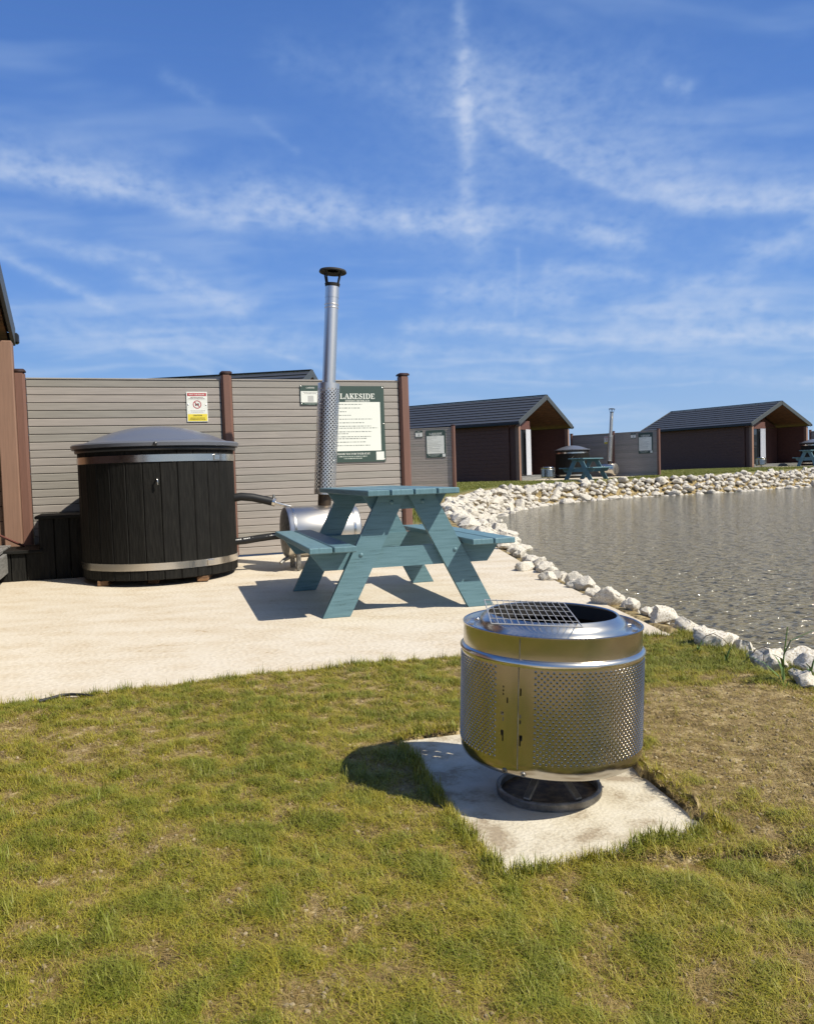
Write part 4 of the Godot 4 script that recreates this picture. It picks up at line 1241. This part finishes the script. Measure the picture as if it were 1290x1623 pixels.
# ---------------------------------------------------------------- cabins
# x runs out of the porch towards the lake, -z to the side away from the camera; the origin is the roof's front corner
func make_cabin(t: Transform3D, length: float, label: String, boards: bool) -> Node3D:
	var o := thing("cabin", label, "cabin", t, "brown gabled cabins round the lake")
	var wide := 5.2
	var eave := 2.12
	var ridge := 3.22
	var porch := 1.7
	var pitch := atan2(ridge - eave, wide / 2)
	var slope := sqrt(pow(wide / 2, 2) + pow(ridge - eave, 2))
	var dark: Material = M.cladding if boards else M.cladding_brown  # far cabins take the cladding with shade painted in
	# side walls of lapped horizontal boards
	for sd in [-0.2, -(wide - 0.2)]:
		var inner: float = length - 0.25
		var fore := 0.5 if sd > -1 else 0.10
		if boards and sd < -1:
			for k in 15:
				board(o, "cladding_board", dark, Vector3(-(inner + fore) / 2, 0.075 + 0.14 * k, sd), Vector3(inner - fore, 0.134, 0.06), Basis(), 0.005)
			board(o, "wall_core", M.cap_brown, Vector3(-(inner + fore) / 2, 1.05, sd - 0.01), Vector3(inner - fore - 0.02, 2.08, 0.05), Basis(), 0.001)
		else:
			var s := Shape.new()
			for k in 15:
				s.box(Transform3D(Basis(), Vector3(-(inner + fore) / 2, 0.075 + 0.14 * k, sd)), Vector3(inner - fore, 0.134, 0.06), 0.005, Vector2(k * 0.7, k * 0.31))
			s.box(Transform3D(Basis(), Vector3(-(inner + fore) / 2, 1.05, sd)), Vector3(inner - fore - 0.02, 2.08, 0.05), 0.001)
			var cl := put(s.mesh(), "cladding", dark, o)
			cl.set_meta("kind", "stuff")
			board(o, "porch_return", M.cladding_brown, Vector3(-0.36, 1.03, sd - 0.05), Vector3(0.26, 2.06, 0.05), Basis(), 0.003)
		board(o, "corner_post", M.trim_post, Vector3(-0.05 if boards else -0.14, 1.04, sd), Vector3(0.15, 2.08, 0.15), Basis(), 0.008)
	# back wall and the recessed porch wall
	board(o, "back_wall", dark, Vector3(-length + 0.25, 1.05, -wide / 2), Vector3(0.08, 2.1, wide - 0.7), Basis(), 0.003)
	for x in [-length + 0.25, -porch]:
		var g := Shape.new()
		g.prism([Vector2(-2.3, 0), Vector2(2.3, 0), Vector2(0.0, 0.94)], -0.03, 0.03)
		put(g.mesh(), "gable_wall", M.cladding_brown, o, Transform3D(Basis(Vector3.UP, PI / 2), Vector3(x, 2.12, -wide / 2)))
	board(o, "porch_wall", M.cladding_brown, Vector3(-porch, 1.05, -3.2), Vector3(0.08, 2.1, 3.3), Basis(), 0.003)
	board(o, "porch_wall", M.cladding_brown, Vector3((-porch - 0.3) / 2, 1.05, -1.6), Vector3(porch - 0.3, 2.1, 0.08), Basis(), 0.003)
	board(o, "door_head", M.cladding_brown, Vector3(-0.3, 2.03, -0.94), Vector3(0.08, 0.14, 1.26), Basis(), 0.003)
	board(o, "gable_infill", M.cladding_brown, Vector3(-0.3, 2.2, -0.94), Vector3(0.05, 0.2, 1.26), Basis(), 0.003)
	for z in [-0.34, -0.94, -1.53]:
		board(o, "door_frame", M.gutter, Vector3(-0.3, 1.08, z), Vector3(0.07, 1.76, 0.06), Basis(), 0.004)
	for z in [-0.64, -1.235]:
		var door := board(o, "glass_door", M.gutter, Vector3(-0.3, 0.24, z), Vector3(0.05, 0.08, 0.54), Basis(), 0.004)
		sheet(door, "pane", M.glass_dark, Vector3.ZERO, 0.54, 1.68, 0.006).transform = Transform3D(Basis(Vector3.UP, PI / 2), Vector3(0.0, 0.88, 0))
	# pale curtain hanging in soft folds
	var cu := Shape.new()
	for k in 24:
		var f0 := Vector3(sin(k * 1.05) * 0.03, 0, -k * 0.0185)
		var f1 := Vector3(sin((k + 1) * 1.05) * 0.03, 0, -(k + 1) * 0.0185)
		cu.quad(f1, f0, f0 + Vector3(0, 1.74, 0), f1 + Vector3(0, 1.74, 0))
	put(cu.mesh(), "curtain", M.curtain, o, Transform3D(Basis(), Vector3(-0.2, 0.23, -1.03)))
	# deck
	for k in 8:
		board(o, "deck_board", M.deck_grey, Vector3(-porch + 0.13 + k * 0.2, 0.19, -wide / 2), Vector3(0.193, 0.03, wide - 0.5), Basis(), 0.004)
	board(o, "deck_riser", M.deck_grey, Vector3(-0.06, 0.085, -wide / 2), Vector3(0.03, 0.17, wide - 0.5), Basis(), 0.004)
	# roof: two slopes of overlapping courses
	for sg in [0, 1]:
		var q := Basis(Vector3.RIGHT, pitch if sg == 0 else PI - pitch)
		# unit vector up the slope
		var up := Vector3(0, sin(pitch), -cos(pitch) if sg == 0 else cos(pitch))
		var foot := Vector3(-length / 2, eave, 0.0 if sg == 0 else -wide)
		var nrm := Vector3(0, cos(pitch), sin(pitch) if sg == 0 else -sin(pitch))
		for k in 9:
			var c := foot + up * (slope / 9.0 * (k + 0.5)) + nrm * 0.10
			var b := Basis(Vector3.RIGHT, nrm, Vector3.RIGHT.cross(nrm))
			b = b * Basis(Vector3.RIGHT, -0.09 if sg == 0 else 0.09)
			board(o, "roof_course", M.roof_tile, c, Vector3(length, 0.024, slope / 9.0 + 0.03), b, 0.004)
		var deckb := Basis(Vector3.RIGHT, nrm, Vector3.RIGHT.cross(nrm))
		board(o, "roof_deck", M.soffit, foot + up * (slope / 2) + nrm * 0.035, Vector3(length - 0.06, 0.07, slope - 0.02), deckb, 0.003)
		# boards of the porch ceiling
		for k in 12:
			board(o, "ceiling_board", M.soffit, Vector3(-porch / 2, foot.y, foot.z) + up * (0.32 + (slope - 0.36) / 12.0 * (k + 0.5)) - nrm * 0.012, Vector3(porch - 0.1, 0.02, (slope - 0.36) / 12.0 - 0.006), deckb, 0.003)
		for x in [0.016, -length - 0.016]:
			board(o, "rake_board", M.rake_board, Vector3(x, foot.y, foot.z) + up * (slope / 2) + nrm * 0.045, Vector3(0.032, 0.19, slope + 0.02), deckb, 0.004)
		board(o, "gutter", M.gutter, foot + Vector3(0.02, 0.03, 0.05 if sg == 0 else -0.05), Vector3(length + 0.08, 0.1, 0.1), Basis(), 0.015)
	board(o, "ridge_cap", M.gutter, Vector3(-length / 2, ridge + 0.125, -wide / 2), Vector3(length + 0.06, 0.035, 0.16), Basis(), 0.012)
	return o

func lay(o: Node3D) -> Transform3D:     # a thing of the near set in the fence's own axes
	return fence_at.affine_inverse() * o.transform

func build_far() -> void:
	var a0 := deg_to_rad(19.63)
	# the near cabin: only its far porch corner comes into the picture
	var front := Vector3(cos(a0), 0, -sin(a0))
	var side := Vector3(-sin(a0), 0, -cos(a0))
	var corner := Vector3(-3.655, 0, -7.64)
	var o0 := corner - side * 5.06 + front * 0.02
	make_cabin(Transform3D(Basis(Vector3.UP, a0), Vector3(o0.x, 0.12, o0.z)), 6.9, "tan boarded cabin with dark roof edge and grey deck beside the hot tub steps", true)
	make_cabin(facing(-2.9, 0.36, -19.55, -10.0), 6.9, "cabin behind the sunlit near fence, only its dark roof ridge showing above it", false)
	make_cabin(facing(4.2, 0.38, -30.0, -33.0), 7.2, "shaded brown gabled cabin between a grey signed fence and a far hot tub", false)
	make_cabin(facing(16.9, 0.5, -39.8, -56.0), 6.7, "farthest shaded brown gabled cabin with pale curtain in its open porch", false)
	var f2 := facing(-2.24, 0.34, -24.98, -15.0)
	var f3 := facing(6.93, 0.36, -33.95, -42.0)
	var f4 := facing(21.0, 0.5, -42.3, -57.0)
	copy_of(fence0, f2, "grey slatted fence with notice board just before the middle brown cabin across the water")
	copy_of(fence0, f3, "shaded dark slatted fence behind the far stove and far picnic table")
	copy_of(fence0, f4, "dark slatted fence at the farthest cabin, beside its hot tub")
	var which := [["on the grey fence before the middle brown cabin", f2], ["on the shaded fence beside the far stove", f3]]
	for w in which:
		copy_of(signs0[1], w[1] * lay(signs0[1]), "small white notice card " + w[0])
		copy_of(signs0[2], w[1] * lay(signs0[2]), "tall green notice board with white panel " + w[0])
	copy_of(signs0[0], f3 * lay(signs0[0]), "small pale warning sign on the shaded fence above the far hot tub")
	# the same set of things on the middle cabin's terrace
	var far_tub := f3 * Transform3D(Basis(), Vector3(0.75, 0.03, 1.25)) * Transform3D(Basis(Vector3.UP, 0.4))
	copy_of(tub0[0], far_tub, "far black hot tub in shade behind the far picnic table, by the middle cabin")
	copy_of(stove0, f3 * Transform3D(Basis(), Vector3(1.98, 0.03, 0.62)), "far steel stove with thin dark flue standing before the shaded fence")
	copy_of(table0, facing(5.95, 0.40, -28.55, -38.0), "far teal picnic table on the middle cabin's terrace before its hot tub")
	copy_of(drum0, Transform3D(Basis(Vector3.UP, 1.0), Vector3(5.05, 0.40, -29.0)), "far steel drum fire pit beside the middle cabin's porch post")
	copy_of(table0, facing(18.6, 0.53, -38.0, -60.0), "farthest teal picnic table, before the porch of the farthest cabin")
	var end_tub := facing(20.3, 0.53, -40.4, 10.0)
	copy_of(tub0[0], end_tub, "farthest black hot tub, behind the farthest picnic table")
	copy_of(drum0, Transform3D(Basis(Vector3.UP, 2.0), Vector3(16.95, 0.53, -38.9)), "small steel drum fire pit beside the farthest cabin's porch post")
	# a brown plank washed up among the rocks of the far bank
	var pl := Shape.new()
	pl.box(Transform3D(), Vector3(0.95, 0.09, 0.2), 0.02)
	var pw := on_level(1122, 774, WATER_Y)
	tag(put(pl.mesh(), "drift_plank", M.plank_brown, null, facing(pw.x, WATER_Y + 0.05, pw.z + 0.3, -18.0)), "brown plank washed up against the white rocks of the far bank", "plank")

# ---------------------------------------------------------------- rocks
func make_rock(sd: int, fineness: int) -> ArrayMesh:
	var r := RandomNumberGenerator.new()
	r.seed = sd
	var cuts := []
	for k in 16:
		cuts.append([Vector3(r.randfn(), r.randfn() * 0.9, r.randfn()).normalized(), r.randf_range(0.5, 0.88)])
	var f := FastNoiseLite.new()
	f.seed = sd; f.frequency = 1.3; f.fractal_octaves = 3
	var st := SurfaceTool.new()
	var sp := SphereMesh.new()
	sp.radius = 1.0; sp.height = 2.0; sp.radial_segments = fineness * 2; sp.rings = fineness
	st.create_from(sp, 0)
	var a := st.commit_to_arrays()
	var v: PackedVector3Array = a[Mesh.ARRAY_VERTEX]
	for i in v.size():
		var p := v[i].normalized()
		for c in cuts:
			var d: float = p.dot(c[0])
			if d > c[1]: p -= c[0] * (d - c[1])
		p *= 1.0 + f.get_noise_3dv(v[i] * 1.4) * 0.13 + f.get_noise_3dv(v[i] * 4.0) * 0.09
		v[i] = Vector3(p.x, p.y * 0.72, p.z * 0.86)
	a[Mesh.ARRAY_VERTEX] = v
	var raw := ArrayMesh.new()
	raw.add_surface_from_arrays(Mesh.PRIMITIVE_TRIANGLES, a)
	if fineness < 12:     # far rocks keep their broken faces
		var fs := Shape.new()
		var ix: PackedInt32Array = a[Mesh.ARRAY_INDEX]
		for i in ix.size() / 3:
			var p0 := v[ix[i * 3]]
			var p1 := v[ix[i * 3 + 2]]
			var p2 := v[ix[i * 3 + 1]]
			if (p1 - p0).cross(p2 - p0).length() > 1e-7: fs.tri(p0, p1, p2)
		return fs.mesh()
	var out := SurfaceTool.new()
	out.create_from(raw, 0)
	out.generate_normals()
	return out.commit()

func build_rocks() -> void:
	var r := RandomNumberGenerator.new()
	r.seed = 99
	var fine := []
	var coarse := []
	for k in 9: fine.append(make_rock(100 + k, 22))
	for k in 9: coarse.append(make_rock(200 + k, 8))
	var placed := []      # [x, z, radius]
	var hand := [[806, 908, 34], [842, 924, 32], [878, 935, 30], [908, 947, 32], [963, 963, 48], [1000, 971, 30], [1023, 977, 20], [1054, 991, 56], [1088, 1002, 28], [1116, 1006, 38], [1124, 1039, 68], [1162, 1031, 44], [1195, 1054, 30], [1222, 1050, 30], [1220, 1075, 60], [1262, 1085, 36], [1276, 1096, 44], [1286, 1068, 30], [1246, 1064, 24]]
	for h in hand:
		# follow the sight line until the rock's middle would rest half sunk on the bank
		var ray := pixel_ray(h[0], h[1] - h[2] * 0.36)
		var g := EYE + ray * 2.5
		var rad := 0.05
		for k in 400:
			g = EYE + ray * (2.5 + k * 0.02)
			rad = h[2] / FOCAL * absf(g.z) * 0.60
			if g.y <= ground(g.x, g.z) + rad * 0.42: break
		if h[0] < 935: g += Vector3(0.13, -0.03, 0.02)     # just off the terrace's edge
		placed.append([g.x, g.z, rad])
		var b := Basis(Vector3.UP, r.randf() * TAU) * Basis(Vector3.RIGHT, r.randf_range(-0.4, 0.4))
		var o := put(fine[r.randi() % 9], "rock", M.limestone, null, Transform3D(b.scaled(Vector3.ONE * rad), g))
		tag(o, "pale limestone rock on the water's edge along the near terrace and lawn", "rock", "rocks edging the near terrace and lawn")
	# the rest of the bank, denser and wider along the far shore
	var spots := []
	for i in range(1, 18):
		var a := lake[i]
		var b := lake[i + 1]
		var len := a.distance_to(b)
		var tries := int(len * 170)
		for k in tries:
			var p := a.lerp(b, r.randf())
			var n := Vector2(b.y - a.y, -(b.x - a.x)).normalized()
			if Geometry2D.is_point_in_polygon(p + n * 0.2, lake): n = -n
			var w := bank_width(p.x, p.y)
			p += n * r.randf_range(-0.3, w * (0.62 if p.y < -9 else 0.9))
			if p.y > -2.2: continue
			var dist := p.length()
			var rad := r.randf_range(0.09, 0.19) if dist > 9 else r.randf_range(0.05, 0.11)
			if dist > 9 and r.randf() < 0.12: rad *= 1.5
			var clear := true
			for q in placed:
				if absf(q[0] - p.x) < 0.6 and absf(q[1] - p.y) < 0.6 and Vector2(q[0] - p.x, q[1] - p.y).length() < (q[2] + rad) * 0.58:
					clear = false
					break
			if clear:
				placed.append([p.x, p.y, rad])
				spots.append([p, rad, rad / dist * (1.0 if not (p.x < 1.6 + 0.0 and p.y < -8.5 and p.y > -14.5) else 0.3)])
	spots.sort_custom(func(m, n): return m[2] > n[2])
	var rest := []
	for k in spots.size():
		var p: Vector2 = spots[k][0]
		var rad: float = spots[k][1]
		var t := Transform3D((Basis(Vector3.UP, r.randf() * TAU) * Basis(Vector3.RIGHT, r.randf_range(-0.6, 0.6))).scaled(Vector3(rad, rad * r.randf_range(0.8, 1.15), rad)), Vector3(p.x, maxf(ground(p.x, p.y), WATER_Y - 0.12) + rad * 0.42, p.y))
		if k < 265:
			var o := put((fine if spots[k][1] / p.length() > 0.011 else coarse)[r.randi() % 9], "rock", M.limestone, null, t)
			if p.y > -9: tag(o, "pale limestone rock on the water's edge along the near terrace and lawn", "rock", "rocks edging the near terrace and lawn")
			elif p.x < 6.5: tag(o, "white limestone rock in the bank below the middle brown cabin's lawn", "rock", "rocks of the bank below the middle cabin")
			else: tag(o, "white limestone rock in the far bank below the farthest cabin and shaded fence", "rock", "rocks of the far bank")
		else: rest.append(t)
	if rest.size() > 0:
		var mm := MultiMesh.new()
		mm.transform_format = MultiMesh.TRANSFORM_3D
		mm.mesh = coarse[0]
		mm.instance_count = rest.size()
		for k in rest.size(): mm.set_instance_transform(k, rest[k])
		var o := MultiMeshInstance3D.new()
		o.name = "rock_rubble"
		o.multimesh = mm
		o.material_override = M.limestone
		add_child(o)
		tag(o, "smaller white limestone rubble filling the lake bank", "rubble")
		o.set_meta("kind", "stuff")
	print("rocks ", spots.size(), " rest ", rest.size())

# ---------------------------------------------------------------- lawn
func blade(s: Shape, foot: Vector3, dir: float, length: float, lean: float, width: float) -> void:
	var out := Vector3(sin(dir), 0, cos(dir))
	var side := Vector3(cos(dir), 0, -sin(dir)) * width * 0.5
	var p := []
	for k in 4:
		var f := k / 3.0
		p.append(foot + out * (length * lean * f * f) + Vector3(0, length * (f - 0.35 * lean * f * f), 0))
	for k in 3:
		var a := side * (1.0 - 0.28 * k)
		var b := side * (1.0 - 0.28 * (k + 1)) if k < 2 else Vector3.ZERO
		if k < 2: s.quad(p[k] - a, p[k] + a, p[k + 1] + b, p[k + 1] - b)
		else: s.tri(p[k] - a, p[k] + a, p[k + 1])

func tuft(sd: int, count: int, spread: float, l0: float, l1: float, lean0: float, lean1: float, width: float) -> ArrayMesh:
	var r := RandomNumberGenerator.new()
	r.seed = sd
	var s := Shape.new()
	for k in count:
		var a := r.randf() * TAU
		var q := sqrt(r.randf()) * spread
		blade(s, Vector3(sin(a) * q, -0.004, cos(a) * q), r.randf() * TAU, r.randf_range(l0, l1), r.randf_range(lean0, lean1), width * r.randf_range(0.7, 1.25))
	return s.mesh()

func scatter(called: String, label: String, category: String, mesh: Mesh, mat: Material, items: Array) -> void:
	var mm := MultiMesh.new()
	mm.transform_format = MultiMesh.TRANSFORM_3D
	mm.use_colors = true
	mm.mesh = mesh
	mm.instance_count = items.size()
	for k in items.size():
		mm.set_instance_transform(k, items[k][0])
		mm.set_instance_color(k, items[k][1])
	var o := MultiMeshInstance3D.new()
	o.name = numbered(called)
	o.multimesh = mm
	o.material_override = mat
	add_child(o)
	tag(o, label, category)
	o.set_meta("kind", "stuff")

# how green the lawn is at a spot, 0 bare to 1 lush
func greenness(x: float, z: float) -> float:
	var g := 0.555 + patch_noise.get_noise_2d(x * 1.0, z * 1.0) * 0.5 + patch_noise.get_noise_2d(x * 7.0 + 50.0, z * 7.0) * 1.05
	# the worn, dead stretch between drum and water
	var worn := Vector2((x - 1.12) / 0.62, (z + 2.45) / 0.85).length()
	g -= 1.1 * (1.0 - smoothstep(0.45, 1.15, worn + patch_noise.get_noise_2d(x * 3.0, z * 3.0) * 0.35))
	if x > 0.9 and z < -3.05: g += 0.45
	return clampf(g, 0.0, 1.0)

func edge_distance(p: Vector2, poly: PackedVector2Array) -> float:
	var best := 1e9
	for i in poly.size():
		var q := Geometry2D.get_closest_point_to_segment(p, poly[i], poly[(i + 1) % poly.size()])
		best = minf(best, p.distance_to(q))
	return best

func build_lawn() -> void:
	var r := RandomNumberGenerator.new()
	r.seed = 4242
	var kinds := [tuft(1, 9, 0.024, 0.014, 0.032, 0.3, 1.3, 0.0024), tuft(2, 8, 0.026, 0.012, 0.028, 0.5, 1.6, 0.0022), tuft(3, 8, 0.014, 0.026, 0.052, 0.15, 0.8, 0.0028), tuft(4, 8, 0.03, 0.012, 0.03, 1.2, 2.6, 0.0018)]
	var lots := [[], [], [], []]
	var crumbs := []
	var z := -0.95
	var tries := 0
	while tries < 135000:
		tries += 1
		# more tries where the lawn is close to the camera
		var d := -(0.95 + 3.15 * pow(r.randf(), 1.15))
		var half := absf(d) * 0.56 + 0.25
		var x := r.randf_range(-half, half + 0.35)
		var p := Vector2(x, d)
		if Geometry2D.is_point_in_polygon(p, terrace) or Geometry2D.is_point_in_polygon(p, slab): continue
		var s := 9.0
		if x > 1.2:
			s = shore(x, d)
			if s < 0.26: continue
		var g := greenness(x, d)
		var es := edge_distance(p, slab)
		var et := edge_distance(p, terrace)
		var edge := maxf(1.0 - smoothstep(0.0, 0.05, es), 1.0 - smoothstep(0.0, 0.05, et))
		if x > 1.2: edge = maxf(edge, 1.0 - smoothstep(0.34, 0.56, s))
		var y := ground(x, d) + 0.008 + lawn_noise.get_noise_2d(x * 2.2, d * 2.2) * 0.018
		if x > 0.4 and x < 1.4 and d < -1.75: y += 0.02 * smoothstep(0.4, 0.55, x)
		var size := r.randf_range(0.75, 1.15) * lerpf(0.7, 1.1, g)
		var t := Transform3D(Basis(Vector3.UP, r.randf() * TAU).scaled(Vector3(size, size * r.randf_range(0.85, 1.15), size)), Vector3(x, y, d))
		var hue := r.randf()
		var live := Color(0.215, 0.22, 0.010).lerp(Color(0.37, 0.31, 0.02), hue)
		live = live.lerp(Color(0.15, 0.19, 0.010), smoothstep(0.55, 1.0, g + lawn_noise.get_noise_2d(x * 3.0, d * 3.0) * 0.25) * 0.85)
		var straw := Color(0.46, 0.34, 0.125).lerp(Color(0.20, 0.125, 0.035), r.randf())
		if r.randf() < clampf(g * 1.2 + 0.02 + edge * 0.5, 0.06, 0.97):
			var k := 0 if r.randf() < 0.6 else 1
			if edge > 0.3 and r.randf() < 0.45 or g > 0.88 and r.randf() < 0.05: k = 2
			lots[k].append([t, live.lerp(straw, r.randf() * 0.28)])
		if r.randf() < lerpf(0.5, 0.12, g): lots[3].append([t, straw])
		elif g < 0.4 and r.randf() < 0.3: lots[1].append([t.scaled_local(Vector3.ONE * 0.7), live.lerp(straw, 0.6)])
		if g < 0.5 and r.randf() < 0.06:
			var cs := r.randf_range(0.003, 0.009)
			crumbs.append([Transform3D(Basis(Vector3.UP, r.randf() * TAU).scaled(Vector3.ONE * cs), Vector3(x, y + cs * 0.3, d)), Color(0.36, 0.29, 0.17).lerp(Color(0.2, 0.15, 0.08), r.randf())])
	scatter("lawn_grass", "short sunlit green lawn grass round the drum and paving slab", "grass", kinds[0], M.grass, lots[0])
	scatter("lawn_grass", "finer bent lawn grass among the short green blades", "grass", kinds[1], M.grass, lots[1])
	scatter("tall_grass", "longer green grass along the slab, terrace and rock edges", "grass", kinds[2], M.grass, lots[2])
	scatter("dry_grass", "dead straw coloured grass lying over bare earth", "grass", kinds[3], M.grass, lots[3])
	var cm := M.grass.duplicate() as StandardMaterial3D
	cm.backlight_enabled = false
	cm.roughness = 0.95
	scatter("earth_crumbs", "small pale crumbs of dry earth lying between the grass", "earth", make_rock(300, 4), cm, crumbs)
	print("blades ", lots[0].size(), " ", lots[1].size(), " ", lots[2].size(), " ", lots[3].size(), " crumbs ", crumbs.size())
	# turf before the far cabins
	var far := []
	var big := tuft(7, 12, 0.11, 0.05, 0.10, 0.2, 1.0, 0.012)
	var n := 0
	while far.size() < 14000 and n < 60000:
		n += 1
		var p := Vector2(r.randf_range(-0.5, 24.0), r.randf_range(-42.0, -12.0))
		var s := shore(p.x, p.y)
		if s < bank_width(p.x, p.y) + 0.1 or s > 7.5: continue
		var ok := true
		for q in far_decks:
			if Geometry2D.is_point_in_polygon(p, q): ok = false
		if not ok: continue
		far.append([Transform3D(Basis(Vector3.UP, r.randf() * TAU), Vector3(p.x, rise(p.x, p.y), p.y)), Color(0.16, 0.19, 0.03).lerp(Color(0.23, 0.22, 0.045), r.randf())])
	scatter("far_turf", "green turf between the white rock bank and the far cabins", "grass", big, M.grass, far)
	# weeds in the near rocks
	weed(on_level(1240, 1096, 0.0), 0.26, 5, "tall green weed with arching leaves rising from the near rocks")
	weed(on_level(1284, 1090, 0.0), 0.14, 4, "short green weed at the lawn's end by the near rocks")
	weed(on_level(1150, 1062, 0.0), 0.10, 6, "low dark weed tuft in front of the large near rocks")
	weed(on_level(1105, 1045, 0.0), 0.09, 6, "low green weed beside the looping dry stems")
	var ds := thing("dry_stems", "dark dry stems looping over the large near rock", "stems", Transform3D(Basis(), on_level(1100, 1026, 0.0)))
	for q in [[[1092, 1026, 0.0], [1112, 1012, 0.05], [1128, 1001, 0.09], [1136, 1000, 0.08]], [[1118, 1020, 0.04], [1118, 1008, 0.08], [1130, 1004, 0.10], [1145, 1012, 0.08], [1156, 1024, 0.04]], [[1100, 1020, 0.0], [1102, 1004, 0.06], [1100, 992, 0.1]], [[1185, 1044, 0.02], [1196, 1030, 0.1], [1208, 1026, 0.12], [1224, 1032, 0.09]], [[1209, 1060, 0.0], [1210, 1034, 0.12]]]:
		var pts := []
		for w in q: pts.append(on_level(w[0], w[1], w[2]) - ds.transform.origin)
		var s := Shape.new()
		s.tube(pts, 0.0026, 5, 0.0014)
		put(s.mesh(), "stem", M.stem_dry, ds)

func weed(at: Vector3, height: float, leaves: int, label: String) -> void:
	var o := thing("weed", label, "weed", Transform3D(Basis(), at), "weeds among the near rocks")
	var st := Shape.new()
	st.tube([Vector3(0, -0.02, 0), Vector3(0.004, height * 0.5, 0), Vector3(0.02, height * 0.95, 0)], 0.004, 5, 0.002)
	put(st.mesh(), "stem", M.leaf_green, o)
	for k in leaves:
		var s := Shape.new()
		blade(s, Vector3(0.004, height * 0.18 * (k % 4), 0), k * 2.4 + 0.6, height * rng.randf_range(0.45, 0.8), rng.randf_range(0.5, 1.3), 0.013)
		put(s.mesh(), "leaf", M.leaf_green, o)
